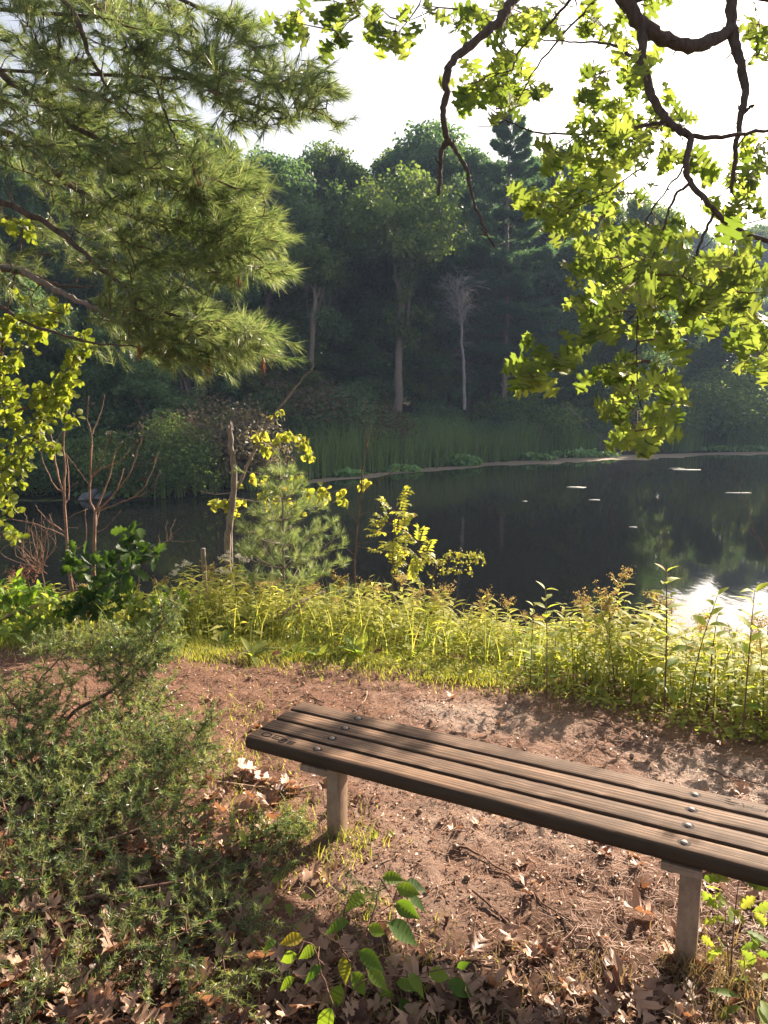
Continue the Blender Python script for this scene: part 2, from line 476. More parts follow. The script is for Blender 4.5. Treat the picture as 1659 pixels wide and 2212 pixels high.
# ------------------------------------------------------------------ bench
def wood_material(name, warm):
    m = NT(name)
    oi = m.n('ObjectInfo')
    tc = m.n('TexCoord'); ad = m.n('VectorMath', operation='ADD'); m.l(tc.outputs['Object'], ad.inputs[0]); m.l(oi.outputs['Random'], ad.inputs[1])
    def mp(sc):
        q = m.n('Mapping'); q.inputs['Scale'].default_value = sc; m.l(ad.outputs[0], q.inputs['Vector']); return q.outputs[0]
    grain = m.noise(mp((1.0, 55, 50)), 1.0, 5, .6, 1.2)
    rings = m.n('TexWave', wave_type='BANDS', bands_direction='Y'); m.l(mp((.22, 17, 7)), rings.inputs['Vector'])
    rings.inputs['Scale'].default_value = 1.0; rings.inputs['Distortion'].default_value = 6.5; rings.inputs['Detail'].default_value = 3; rings.inputs['Detail Scale'].default_value = 1.2
    blot = m.noise(mp((3, 8, 8)), 1.6, 5, .65)
    g = m.mix(.30, grain, rings.outputs['Fac'])
    a, b, c3 = ((.036, .020, .012), (.165, .100, .062), (.36, .245, .165)) if warm else ((.028, .017, .011), (.125, .077, .050), (.29, .20, .135))
    col = m.ramp(g, [(.18, a), (.5, b), (.85, c3)])
    col = m.mix(m.ramp(blot, [(.36, 0), (.62, .8)]), col, (.075, .050, .034))
    crack = m.ramp(m.noise(mp((.9, 150, 20)), 1.0, 2, .5, .4), [(.30, 1), (.36, 0)])
    col = m.mix(crack, col, (.03, .018, .012))
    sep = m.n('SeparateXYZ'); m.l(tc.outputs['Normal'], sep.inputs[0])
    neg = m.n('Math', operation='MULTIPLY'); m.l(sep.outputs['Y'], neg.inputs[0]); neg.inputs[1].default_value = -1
    col = m.mix(m.ramp(neg.outputs[0], [(.35, 0), (.8, .85)]), col, m.ramp(blot, [(.3, (.020, .013, .008)), (.7, (.06, .040, .022))]))   # backlit shade painted into the front-facing sides, along with algae grime
    h = m.mix(.5, g, grain); h = m.mix(crack, h, (0, 0, 0))
    m.prin(col, .74, .13, nrm=m.bump(h, .35, .004))
    return m.m
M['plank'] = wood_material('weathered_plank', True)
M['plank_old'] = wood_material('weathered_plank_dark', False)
def metal_material():
    m = NT('bolt_steel')
    n = m.noise(m.coord(), 220, 4, .6)
    m.prin(m.ramp(n, [(.3, (.14, .10, .08)), (.7, (.36, .32, .28))]), .6, .35, .25, nrm=m.bump(n, .2, .001)); return m.m
def post_material():
    m = NT('weathered_post')
    n = m.noise(m.coord((1, 1, .5)), 38, 6, .65); s = m.noise(m.coord((1, 1, .3)), 7, 4, .6)
    c = m.ramp(n, [(.25, (.20, .13, .085)), (.55, (.32, .225, .155)), (.8, (.40, .30, .225))])
    c = m.mix(m.ramp(s, [(.5, 0), (.75, .5)]), c, (.15, .105, .075))
    m.prin(c, .7, .3, nrm=m.bump(n, .25, .003)); return m.m
M['steel'] = metal_material(); M['post'] = post_material()
def flat_mat(name, c, r=.8):
    m = NT(name); n = m.noise(m.coord(), 120, 3, .6)
    m.prin(m.ramp(n, [(.3, tuple(q * .75 for q in c)), (.7, c)]), r, .2); return m.m
M['burn'] = flat_mat('scorched_wood', (.018, .012, .010))
M['scratch'] = flat_mat('scratched_wood', (.07, .045, .03))
M['plate'] = flat_mat('pressed_plate', (.36, .28, .20), .6)

import bmesh
def box_mesh(name, size, bev, seg, mat, front=0.0, cuts=0):
    """bevelled box centred on x/y, top at z = 0"""
    bm = bmesh.new()
    bmesh.ops.create_cube(bm, size=1)
    for v in bm.verts:
        v.co.x *= size[0]; v.co.y *= size[1]; v.co.z = (v.co.z - .5) * size[2]
    if front:
        e = [e for e in bm.edges if all(v.co.y < 0 for v in e.verts) and abs(e.verts[0].co.x - e.verts[1].co.x) > .01]
        bmesh.ops.bevel(bm, geom=e, offset=front, segments=5, affect='EDGES', profile=.5)
        e = [e for e in bm.edges if e.is_manifold and e.calc_face_angle(0) > .9]
        bmesh.ops.bevel(bm, geom=e, offset=bev, segments=seg, affect='EDGES', profile=.5)
    elif bev:
        bmesh.ops.bevel(bm, geom=bm.edges[:], offset=bev, segments=seg, affect='EDGES', profile=.5)
    if cuts:      # worn, uneven edges
        for xk in np.linspace(-size[0] / 2, size[0] / 2, cuts + 2)[1:-1]:
            bmesh.ops.bisect_plane(bm, geom=bm.verts[:] + bm.edges[:] + bm.faces[:], plane_co=(xk, 0, 0), plane_no=(1, 0, 0))
        sd = float(rng.random() * 50)
        for v in bm.verts:
            n1 = float(vnoise(v.co.x * 1.0 + sd, v.co.y * 30, 9, 61)) - .5; n2 = float(vnoise(v.co.x + sd, v.co.z * 30, 31, 62)) - .5
            edge = 1.0 if abs(abs(v.co.y) - size[1] / 2) < .012 else .35
            v.co.y += (n1 * .0035 + n2 * .0022) * edge * (-1 if v.co.y > 0 else 1); v.co.z += (n1 * .0016 + min(n2 + .18, 0) * .007) * edge * (1 if v.co.z > -.02 else 0)
    for f in bm.faces: f.smooth = True
    me = bpy.data.meshes.new(name); bm.to_mesh(me); bm.free()
    me.materials.append(mat)
    return me

SEAT_Z = .45; PT = .062; PW = .0975; PITCHW = .1147
BL = 1.44; OV = .345
BENCH = thing('park_bench', 'weathered backless wooden bench of four long planks on two square posts beside the path', 'bench', (-.199, 3.119, 0))
BENCH.rotation_euler.z = math.atan2(-.467, .884)
PLEN = BL + 2 * OV
planks = []
for k in range(4):
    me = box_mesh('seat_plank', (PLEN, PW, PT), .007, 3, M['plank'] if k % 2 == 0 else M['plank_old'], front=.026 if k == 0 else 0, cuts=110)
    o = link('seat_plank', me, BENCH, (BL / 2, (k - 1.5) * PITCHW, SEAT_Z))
    planks.append(o)
    for bu in (0, BL):
        b = MB()
        prof = [(.0125, -.004), (.0125, .0003), (.0115, .003), (.0085, .0056), (.004, .007), (.0004, .0073)]
        a = np.arange(14) * 2 * math.pi / 14
        V = np.array([[(r * math.cos(t), r * math.sin(t), z) for t in a] for r, z in prof]).reshape(-1, 3)
        n = 14; i = np.arange(len(prof) - 1)[:, None] * n; j = np.arange(n)[None]; q = (j + 1) % n
        b.add(V, np.stack([i + j, i + q, i + q + n, i + j + n], -1).reshape(-1, 4), 0)
        # countersunk dark ring the head sits in
        a2 = np.arange(20) * 2 * math.pi / 20
        rr = .0165 + .002 * rng.random(20)
        V2 = np.concatenate([np.stack([.0120 * np.cos(a2), .0120 * np.sin(a2), np.full(20, .0006)], 1), np.stack([rr * 1.25 * np.cos(a2), rr * np.sin(a2), np.full(20, .0006)], 1)])
        j = np.arange(20); q = (j + 1) % 20
        b.add(V2, np.stack([j, j + 20, q + 20, q], -1), 1)
        b.build('bolt', [M['steel'], M['burn']], o, (bu - BL / 2, 0, 0))

def strokes(name, parent, lines, mat, r=.0022, loc=(0, 0, 0)):
    m = MB()
    for ln in lines:
        q = smooth_path(np.array([(x, y, 0.0) for x, y in ln]), 5) if len(ln) > 2 else np.array([(ln[0][0], ln[0][1], 0), (ln[1][0], ln[1][1], 0)], float)
        tube(m, q, r, 5, 0)
    o = m.build(name, mat, parent, loc); o.scale = (1, 1, .35); return o
def circ(cx, cy, rx, ry, a0=0, a1=360, n=14):
    t = np.radians(np.linspace(a0, a1, n)); return list(zip(cx + rx * np.cos(t), cy + ry * np.sin(t)))
# lettering burnt and scratched into the planks (plank-local: x along, y across)
e0 = -PLEN / 2
strokes('burnt_lettering', planks[0], [circ(e0 + .075, .012, .022, .017), [(e0 + .155, .026), (e0 + .118, .026), (e0 + .116, .012), (e0 + .138, .012)], [(e0 + .116, .012), (e0 + .116, -.004), (e0 + .150, -.004)],
        circ(e0 + .172, .006, .014, .008, 20, 330), circ(e0 + .168, -.010, .012, .008, 0, 360), [(e0 + .232, .006), (e0 + .205, .008), (e0 + .203, -.002), (e0 + .226, -.005), (e0 + .222, -.014), (e0 + .198, -.014)]], M['burn'], .0042)
strokes('scratched_lettering', planks[1], [circ(e0 + .235, .005, .024, .026), [(e0 + .285, .03), (e0 + .335, .018)], circ(e0 + .335, -.010, .026, .018, 60, 300), [(e0 + .31, -.002), (e0 + .352, .002)], [(e0 + .318, -.03), (e0 + .36, -.022)]], M['scratch'], .0016)
e1 = PLEN / 2
strokes('carved_lettering', planks[3], [[(e1 - .275, .028), (e1 - .225, .026)], [(e1 - .262, .012), (e1 - .195, .008)], [(e1 - .268, -.004), (e1 - .21, -.008)], [(e1 - .185, .02), (e1 - .18, -.012)], [(e1 - .185, .004), (e1 - .155, .002)], [(e1 - .15, .018), (e1 - .152, -.016), (e1 - .12, -.012)],
        [(e1 - .10, .02), (e1 - .112, -.012)], [(e1 - .10, .02), (e1 - .075, -.014)], [(e1 - .06, .012), (e1 - .03, .008), (e1 - .055, -.014)]], M['scratch'], .0022)
for u0, gl in ((.018, 0.0), (BL + .014, -.05)):
    br = MB()
    def addbox(mb, lo, hi, mat=0):
        lo = np.array(lo); hi = np.array(hi)
        c = np.array([(x, y, z) for z in (0, 1) for y in (0, 1) for x in (0, 1)], float)
        mb.add(lo + c * (hi - lo), np.array([(0, 2, 3, 1), (4, 5, 7, 6), (0, 1, 5, 4), (2, 6, 7, 3), (0, 4, 6, 2), (1, 3, 7, 5)]), mat)
    zt = SEAT_Z - PT
    addbox(br, (u0 - .078, -.215, zt - .009), (u0 + .048, .215, zt - .0005))
    addbox(br, (u0 - .078, -.217, zt - .026), (u0 + .048, -.209, zt - .0092))
    br.build('mounting_bracket', M['post'], BENCH, smooth=False)
    h = zt - .0095 + .22
    lg = link('leg', box_mesh('leg', (.068, .068, h), .004, 2, M['post']), BENCH, (u0 + .006, -.058, zt - .0095))
    if u0 < 1:
        pl = MB(); addbox(pl, (-.026, -.0365, -.155), (.024, -.0342, -.028))
        for k in range(7):
            zc = -.045 - .014 * k
            addbox(pl, (.004, -.0375, zc - .009), (.006, -.0366, zc)); addbox(pl, (.006, -.0375, zc - .002), (.013, -.0366, zc)); addbox(pl, (.006, -.0375, zc - .009 + .004 * (k % 3)), (.012, -.0366, zc - .007 + .004 * (k % 3)))
        pl.build('stamped_plate', M['plate'], lg, smooth=False)

# ------------------------------------------------------------------ the far shore
def crown_leaves(mb, cs, rs, n, size, up=.5, out=.5, mat=0, flat=.75, T=DIAM_T, tint_shift=None):
    """leaf-sized faces gathered in clumps (centre cs, radius rs)"""
    cs = np.asarray(cs); K = len(cs)
    w = np.asarray(rs) ** 2; k = rng.choice(K, n, p=w / w.sum())
    d = rdir(n); q = rng.random(n) ** .45
    off = d * (q * np.asarray(rs)[k])[:, None]; off[:, 2] *= flat
    pos = cs[k] + off
    nrm = norm(rdir(n) * .8 + np.array([0, 0, up]) + d * out)
    ax = norm(rdir(n) + d * .5 + np.array([0, 0, -.5]))
    tn = np.clip(rng.normal(.45, .2, n) + rng.normal(0, .16, K)[k], 0, 1)
    inst(mb, T, pos, ax, nrm, size * rng.uniform(.6, 1.3, n), mat, tn)

def make_tree_mesh(h, cw, cb, nl, leaf, lean=.06, tr=.16, fork=0, clumps=120):
    """returns (trunk mesh builder, crown mesh builder); h height, cw crown half width, cb crown base (fraction)"""
    tk, cr = MB(), MB()
    lx, ly = rng.normal(0, lean, 2) * h
    n = 8; u = np.linspace(0, 1, n)
    spine = np.stack([lx * u ** 1.4 + np.cumsum(rng.normal(0, .12, n)), ly * u + np.cumsum(rng.normal(0, .12, n)), u * h * .93 - .3], 1)
    spine[0, :2] = 0
    limb(tk, spine, tr * 1.15, .03, 8, n=2)
    wood = [smooth_path(spine, 3)]
    cs, rs = [], []
    for i in range(clumps):
        f = cb + (1 - cb) * rng.random() ** .85
        env = cw * (math.sin(math.pi * np.clip((f - cb) / (1 - cb) * .86 + .12, 0, 1)) ** .7)
        a = rng.random() * 2 * math.pi; rr = env * math.sqrt(rng.random()) * rng.uniform(.75, 1.1)
        c0 = np.array([np.interp(f, u, spine[:, 0]), np.interp(f, u, spine[:, 1]), f * h])
        cs.append(c0 + np.array([rr * math.cos(a), rr * math.sin(a), rng.normal(0, .3)])); rs.append(cw * rng.uniform(.11, .30))
        if i % 3 == 0:
            g = max(f - rng.uniform(.08, .2), .1)
            s0 = np.array([np.interp(g, u, spine[:, 0]), np.interp(g, u, spine[:, 1]), np.interp(g, u, spine[:, 2])])
            mid = (s0 + cs[-1]) / 2 + np.array([0, 0, -.15 * rr])
            limb(tk, [s0, mid, cs[-1]], tr * .32 * (1.1 - f), .012, 5, n=3)
    crown_leaves(cr, cs, rs, nl, leaf)
    return tk, cr

LEAFY = []
for i, (h, cw, cb, nl, lf, mt) in enumerate([(15, 3.2, .30, 26000, .20, 'far1'), (17, 3.6, .34, 30000, .19, 'far2'), (14, 2.8, .26, 23000, .20, 'far1'), (16, 3.0, .42, 23000, .19, 'far2'), (13, 3.6, .18, 26000, .21, 'far2'), (18, 3.0, .45, 24000, .19, 'far1')]):
    tk, cr = make_tree_mesh(h, cw, cb, nl, lf, tr=.13 + .05 * rng.random())
    LEAFY.append((tk.mesh('trunk', M['bark_far']), cr.mesh('crown', M[mt]), h))

def put_tree(k, x, y, h, label, group, rz=None, z=None, wide=1.0, name='leafy_tree', cat='tree'):
    tkm, crm, h0 = LEAFY[k]
    z = float(gz(x, y)) - .1 if z is None else z
    t = thing(name, label, cat, (x, y, z), group)
    s = h / h0; t.scale = (s * wide, s * wide, s); t.rotation_euler.z = rng.random() * 6.28 if rz is None else rz
    link('trunk', tkm, t); link('crown', crm, t)
    return t

def top_h(px, py, Y):      # height a tree at distance Y needs to reach row py
    p = P(px, py, Y); return p[2] - float(gz(p[0], p[1]))
LM = [(40, 'the left edge of the wood'), (192, 'the grey boulder'), (375, 'the upright inlet shrub'), (497, 'the broken grey trunk'), (690, 'the vine-hung tree'), (865, 'the forked pale tree'), (1003, 'the dead white tree'), (1088, 'the tall white pine'), (1310, 'the brush heap'), (1560, 'the tall pale shrub'), (1650, 'the right edge of the picture')]
used = set()
def landmark(fmt, px, fallback):
    for k in np.argsort([abs(px - q) for q, _ in LM]):
        dx = px - LM[k][0]; w = 'straight above' if abs(dx) < 14 else ('a little ' if abs(dx) < 45 else 'well ') + ('right of' if dx > 0 else 'left of')
        s = fmt % (w + ' ' + LM[k][1])
        if s not in used and len(s.split()) < 17: used.add(s); return s
        if abs(dx) > 260: break
    return fallback
GB = 'leafy trees of the wood across the pond'
LB = 'dark green leafy tree in the wood that walls the far side of the pond'
for px, py, Y, k, w in ((30, 330, 34, 1, 1), (120, 300, 38, 0, 1), (210, 290, 35, 3, 1.1), (300, 300, 40, 1, 1), (390, 310, 37, 2, 1.1), (470, 312, 41, 0, 1), (560, 322, 44, 5, 1.1), (530, 345, 36, 4, 1),
                        (640, 352, 46, 1, 1.1), (715, 352, 43, 0, 1), (790, 350, 48, 2, 1.2), (755, 362, 46, 5, 1), (845, 346, 50, 4, 1.1), (680, 366, 50, 3, 1.1), (605, 338, 49, 4, 1.1), (925, 345, 52, 2, 1.1), (1055, 372, 50, 4, 1.1), (1120, 372, 52, 2, 1.1), (1195, 375, 54, 0, 1.1), (1260, 395, 53, 5, 1.1), (900, 338, 45, 1, 1), (955, 332, 49, 0, 1.1), (1015, 352, 46, 3, 1), (1160, 350, 50, 1, 1),
                        (1230, 372, 47, 5, 1.1), (1290, 405, 52, 0, 1), (1340, 420, 49, 4, 1), (1400, 452, 55, 2, 1.1), (1445, 505, 112, 3, 1.1), (1490, 512, 118, 0, 1.1), (1535, 508, 115, 1, 1.1), (1580, 506, 120, 4, 1.1), (1630, 512, 116, 0, 1.1), (1680, 515, 120, 1, 1.1), (1730, 520, 118, 3, 1.1), (1790, 525, 118, 1, 1.1), (1850, 530, 120, 0, 1.1), (-60, 300, 36, 5, 1), (-150, 320, 37, 1, 1)):
    p = P(px, py, Y)
    put_tree(k, p[0], p[1], top_h(px, py, Y) * 1.02, landmark(('hazy hill tree' if Y > 90 else 'skyline tree') + ' of the wood %s', px, LB), GB, wide=w)
# second rank, standing deeper in the wood
for i in range(30):
    px = -350 + i * 82 + rng.uniform(-20, 20); Y = 58 + rng.uniform(-5, 9)
    py = np.interp(px, [-300, 480, 960, 1200, 1400, 1480, 1600, 2000], [360, 350, 375, 400, 500, 540, 535, 530]) + rng.uniform(0, 30)
    if px > 1400: py, Y = rng.uniform(535, 575), rng.uniform(100, 108)
    p = P(px, py, Y); put_tree(int(rng.integers(0, 6)), p[0], p[1], top_h(px, py, Y), LB, GB, wide=1.25)
# smaller trees at the edge of the wood, with low crowns
LU = 'small bushy tree at the shaded edge of the wood across the pond'
for px, py, Y, k in ((60, 620, 27, 4), (170, 700, 26, 4), (260, 600, 29, 2), (330, 720, 25.5, 4), (430, 640, 30, 4), (520, 610, 32, 2), (590, 560, 38, 4), (640, 690, 35, 2), (750, 660, 40, 4), (800, 740, 40, 4), (935, 700, 41, 2), (960, 560, 44, 4), (1180, 560, 44, 4),
                     (1240, 620, 43, 2), (1330, 640, 45, 4), (1420, 660, 47, 2), (1480, 700, 50, 4), (1540, 690, 52, 4), (1600, 705, 49, 4), (1660, 695, 52, 2), (1730, 700, 50, 4), (-40, 640, 28, 4)):
    p = P(px, py, Y); put_tree(k, p[0], p[1], max(top_h(px, py, Y), 3), landmark('bushy low-crowned tree at the wood edge %s', px, LU), 'bushy trees at the edge of the wood', wide=1.25)

# deep wood behind everything, one mass
mass = MB()
n = 1900
mx_ = rng.uniform(-75, 22, n); my_ = rng.uniform(60, 84, n) + np.abs(mx_) * -.02; mz = rng.uniform(0, 8, n)
k_ = rng.random(n) < .35; mx_[k_] = rng.uniform(15, 110, k_.sum()); my_[k_] = rng.uniform(88, 124, k_.sum()); mz[k_] = rng.uniform(0, 9, k_.sum())
cs = np.stack([mx_, my_, gz(mx_, my_) + mz], 1)
crown_leaves(mass, cs, np.full(n, 2.4), 70000, .7)
tag(mass.build('woods', M['far2']), 'dark depth of the wood behind the trees on the far shore', 'wood', kind='stuff')

# tall bare-trunked trees of the wood
def special_tree(name, label, trunks, clumps, leafm, nl, size, bark='bark_pale', group=None, extra=None):
    base = np.array(trunks[0][0][0]); t = thing(name, label, 'tree', base, group)
    tk = MB()
    for pts, r0, r1 in trunks: limb(tk, np.array(pts) - base, r0, r1, 7, .03, n=4)
    tk.build('trunk', M[bark], t)
    if clumps:
        cr = MB(); cs = np.array([c for c, r in clumps]) - base
        crown_leaves(cr, cs, np.array([r for c, r in clumps]), nl, size); cr.build('crown', M[leafm], t)
    if extra: extra(t, base)
    return t
def PP(Y, *pts): return [P(x, y, Y) for x, y in pts]
Y0 = 37
cl = [(P(865 + rng.normal(0, 62), rng.uniform(385, 560), Y0 + rng.normal(0, 1.5)), rng.uniform(.5, 1.1)) for _ in range(60)] + [(P(872 + rng.normal(0, 22), rng.uniform(520, 740), Y0 - .3), rng.uniform(.25, .5)) for _ in range(34)]
special_tree('forked_tree', 'tall tree with long pale forking trunk in the middle of the far wood', [
    (PP(Y0, (858, 890), (862, 760), (868, 660), (858, 600), (846, 520), (822, 450), (800, 400)), .21, .05), (PP(Y0, (868, 668), (878, 600), (884, 520), (900, 440), (905, 390)), .13, .04), (PP(Y0, (876, 610), (905, 540), (930, 480)), .06, .02),
    (PP(Y0, (852, 570), (838, 545), (815, 500)), .05, .02), (PP(Y0, (880, 740), (884, 640), (896, 560)), .09, .03)], cl, 'far1', 13000, .20)
Y0 = 35
cl = [(P(690 + rng.normal(0, 24), rng.uniform(545, 605), Y0 + rng.normal(0, .5)), rng.uniform(.3, .6)) for _ in range(30)]
special_tree('vine_hung_tree', 'broken-topped pale tree hung with bare vines and a small tuft of leaves', [
    (PP(Y0, (672, 790), (678, 700), (682, 640), (680, 590)), .14, .06), (PP(Y0, (680, 660), (692, 610), (694, 570)), .08, .04), (PP(Y0, (676, 720), (694, 640), (704, 585)), .04, .02), (PP(Y0, (684, 640), (664, 600), (660, 580)), .03, .012),
    (PP(Y0, (706, 590), (712, 640), (704, 690)), .02, .012), (PP(Y0, (660, 590), (664, 660), (668, 720)), .02, .012), (PP(Y0, (690, 590), (700, 660), (690, 730)), .02, .012), (PP(Y0, (700, 550), (696, 520)), .02, .008), (PP(Y0, (676, 550), (670, 520)), .02, .008)], cl, 'far1', 2600, .20)
# dead white tree
def dead_white():
    Y0 = 34; base = P(1003, 885, Y0)
    t = thing('dead_tree', 'bare dead white tree with a mop of drooping twigs on the far shore', 'tree', base)
    tk = MB()
    main = limb(tk, np.array(PP(Y0, (1003, 885), (1002, 800), (998, 740), (996, 690), (990, 650), (988, 615))) - base, .075, .02, 7, .01)
    tk.build('trunk', M['bark_dead'], t)
    tw = MB()
    for i in range(90):
        a = rng.normal(0, .62); s = main[int(rng.integers(int(len(main) * .55), len(main)))]; b = rng.normal(0, .45); r_ = rng.uniform(.35, 1.0)
        e = s + r_ * np.array([math.sin(a), b * .6, max(math.cos(a), -.2) * .8]); f = e + r_ * .7 * np.array([math.sin(a) * 1.1 + rng.normal(0, .2), b, -.35 * abs(math.sin(a)) + rng.normal(.05, .25)])
        q = limb(tw, [s, (s + e) / 2 + rng.normal(0, .06, 3), e, f], .015, .004, 4, .022)
        for _ in range(3):
            k = int(rng.integers(3, len(q) - 1)); v = np.array([math.sin(a), 0, .3]) * rng.uniform(.1, .3) + rng.normal(0, .14, 3); tube(tw, [q[k], q[k] + v * .6 + rng.normal(0, .02, 3), q[k] + v], [.008, .006, .003], 4)
    for i in range(30):
        s = main[int(rng.integers(int(len(main) * .1), int(len(main) * .62)))]; a = rng.choice([-1, 1]) * rng.uniform(.25, 1.0)
        limb(tw, [s, s + np.array([a * .5, rng.normal(0, .25), rng.normal(.05, .1)]), s + np.array([a * rng.uniform(.7, 1.1), rng.normal(0, .3), -.3 * abs(a) - .25 * rng.random()])], .009, .003, 4, .03)
    tw.build('bare_twigs', M['bark_dead'], t)
dead_white()

# tall white pine across the pond, tiers of flat plumes
def far_pine(pxb, pyt, Y, label, name='white_pine', w=1.0, seed=0, nt=15, gap=0.0, pyb=880):
    base = P(pxb, pyb, Y); top = P(pxb + 4, pyt, Y); h = top[2] - base[2]
    t = thing(name, label, 'pine tree', base)
    tk, cr = MB(), MB()
    limb(tk, [(0, 0, -.4), (.05, 0, h * .4), (-.05, .05, h * .75), (.05, 0, h)], .17, .02, 8, .02)
    ps, ax = [], []
    for i in range(nt * 7):
        f = .13 + .87 * (i + rng.random()) / (nt * 7); f = min(f, .992)
        tier = (round(f * nt) / nt + rng.normal(0, .010)) if f < .8 else f
        L = w * (3.1 * (1 - f) ** .62 + .30) * rng.uniform(.45, 1.15); a = rng.random() * 6.28
        s = np.array([0, 0, min(tier, .985) * h]); e = s + np.array([L * math.cos(a), L * math.sin(a), L * rng.uniform(-.08, .25) + .5 * L * max(f - .7, 0) / .3])
        q = limb(tk, [s, (s + e) / 2 + np.array([0, 0, -.06 * L]), e], .030 * (1.2 - f), .008, 4, .01)
        m_ = int(50 + 120 * L)
        u = (.12 if f > .8 else .3) + (.88 if f > .8 else .7) * rng.random(m_) ** .8; side = rng.normal(0, .17, m_) * L * (1.25 - u) * 1.3
        d = (e - s) / L; pr = np.array([-d[1], d[0], 0])
        pos = s + (e - s) * u[:, None] + pr * side[:, None]; pos[:, 2] += rng.normal(0, .06, m_) - .06 * L * (u * (1 - u)) * 4 + .06
        ps.append(pos); ax.append(norm(d * .8 + pr * np.sign(side)[:, None] * .5 + np.array([0, 0, .2]) + rng.normal(0, .2, (m_, 3))))
    ps = np.concatenate(ps); ax = np.concatenate(ax)
    needles(cr, ps, ax, 7, .14, .24, .042, (.15, .8), .1, 0, np.clip(rng.normal(.45, .22, len(ps)), 0, 1))
    tk.build('trunk', M['bark_pale'], t); cr.build('needle_boughs', M['far_pine'], t)
    return t
far_pine(1088, 268, 40, 'tall white pine rising above the far wood with flat tiered boughs')
far_pine(1010, 420, 44, 'slimmer dark pine half hidden behind the tall white pine', w=.8, nt=12)
far_pine(1225, 430, 46, 'dark pine in the far wood behind the hanging oak leaves', w=.9, nt=12)

# shrubs along the far shore
def shrub_mesh(w, h, nl, size, mat, stems=9):
    st, fo = MB(), MB(); cs, rs = [], []
    for i in range(26):
        a = rng.random() * 6.28; r = w * math.sqrt(rng.random()); z = h * rng.uniform(.25, .95) * (1 - .45 * (r / w) ** 2)
        cs.append((r * math.cos(a), r * math.sin(a), z)); rs.append(rng.uniform(.18, .34) * h)
        if i < stems: limb(st, [(rng.normal(0, .1), rng.normal(0, .1), -.2), (cs[-1][0] * .5, cs[-1][1] * .5, z * .6), cs[-1]], .03, .008, 4)
    crown_leaves(fo, cs, rs, nl, size, flat=.9)
    return st.mesh('stems', M['bark_far']), fo.mesh('foliage', M[mat])
SHR = {'green': shrub_mesh(1.3, 2.4, 9000, .11, 'far1'), 'blue': shrub_mesh(1.5, 2.6, 9000, .115, 'far2'), 'brown': shrub_mesh(1.4, 2.4, 8000, .10, 'far3'), 'tall': shrub_mesh(1.1, 3.2, 9000, .11, 'far1')}
def put_shrub(kind, px, pyt, Y, label, group=None, wide=1.0, name='shrub'):
    p = P(px, pyt, Y); z = float(gz(p[0], p[1])); s = max(p[2] - z, .5) / {'green': 2.4, 'blue': 2.6, 'brown': 2.4, 'tall': 3.2}[kind]
    t = thing(name, label, 'shrub', (p[0], p[1], z), group); t.scale = (s * wide, s * wide, s); t.rotation_euler.z = rng.random() * 6.28
    st, fo = SHR[kind]; link('stems', st, t); link('foliage', fo, t)
LS, GS = iter(['rounded bluish shrub at the left end of the reeds, left of the vine-hung tree', 'brownish shrub standing tallest below the vine-hung tree', "dark rounded shrub just right of the vine-hung tree's foot", 'brownish shrub midway between the vine-hung tree and the forked tree', "green shrub close left of the forked tree's foot", "dark shrub just right of the forked tree's foot", "green shrub left of the dead white tree's foot", "dark shrub between the dead white tree and the tall pine's trunk", "green shrub just right of the tall white pine's trunk", 'dark shrub behind the top of the leaning fallen tree', 'brownish shrub behind the left side of the brush heap', 'green shrub behind the right side of the brush heap, under hanging oak leaves', 'dark shrub just right of the lowest hanging oak leaves', 'tall pale-green shrub, the tallest on the right-hand shore', 'green shrub close left of the tall pale-green shrub at right', 'dark shrub close right of the tall pale-green shrub', 'green shrub at the far right end of the shore']), 'shrubs behind the far reeds'
for px, py, Y, kd, w in ((590, 850, 31, 'blue', 1.3), (640, 800, 33, 'brown', 1.2), (710, 830, 33, 'blue', 1.3), (770, 850, 34, 'brown', 1.3), (820, 880, 34.5, 'green', 1.3), (910, 870, 37, 'blue', 1.3), (960, 885, 38, 'green', 1.4), (1060, 880, 39, 'blue', 1.3),
                         (1130, 840, 40, 'green', 1.3), (1200, 850, 42, 'blue', 1.4), (1270, 870, 43, 'brown', 1.2), (1340, 850, 44, 'green', 1.2), (1430, 860, 44, 'blue', 1.3), (1560, 790, 45, 'tall', 1.3), (1500, 830, 45, 'green', 1.2), (1640, 840, 46, 'blue', 1.4), (1720, 830, 47, 'green', 1.4)):
    put_shrub(kd, px, py, Y, next(LS), GS, w)
LS2, GS2 = iter(['low green shrub at the left end of the inlet bank', 'dark low shrub left of the grey boulder', 'green shrub directly behind the grey boulder', 'green shrub just right of the grey boulder', 'dark shrub close left of the upright shrub at the inlet corner', 'green inlet shrub cut by the left edge of the picture', 'taller dark shrub behind the left end of the inlet bank', 'tall dark shrub rising behind the boulder and its shrub', 'dark shrub behind the upright inlet shrub, on its left', 'green shrub between the upright inlet shrub and the brownish purple one']), 'shrubs along the inlet'
for px, py, Y, kd, w in ((30, 960, 22.6, 'green', 1.3), (110, 945, 23.2, 'blue', 1.3), (190, 930, 23.4, 'green', 1.2), (260, 935, 23, 'green', 1.3), (320, 960, 23, 'blue', 1.1), (-40, 930, 23.5, 'green', 1.4), (60, 870, 25, 'blue', 1.3), (200, 860, 26, 'blue', 1.4), (330, 850, 27, 'blue', 1.3), (440, 880, 27, 'green', 1.2)):
    put_shrub(kd, px, py, Y, next(LS2), GS2, w)
put_shrub('tall', 375, 895, 22.9, 'upright leafy shrub overhanging the corner of the inlet by the reeds', wide=1.15)
put_shrub('brown', 470, 845, 25.5, 'brownish purple shrub behind the upright shrub at the inlet corner', wide=1.25)
put_shrub('brown', 515, 920, 25, 'low brown shrub right of the brownish purple one', wide=1.2)

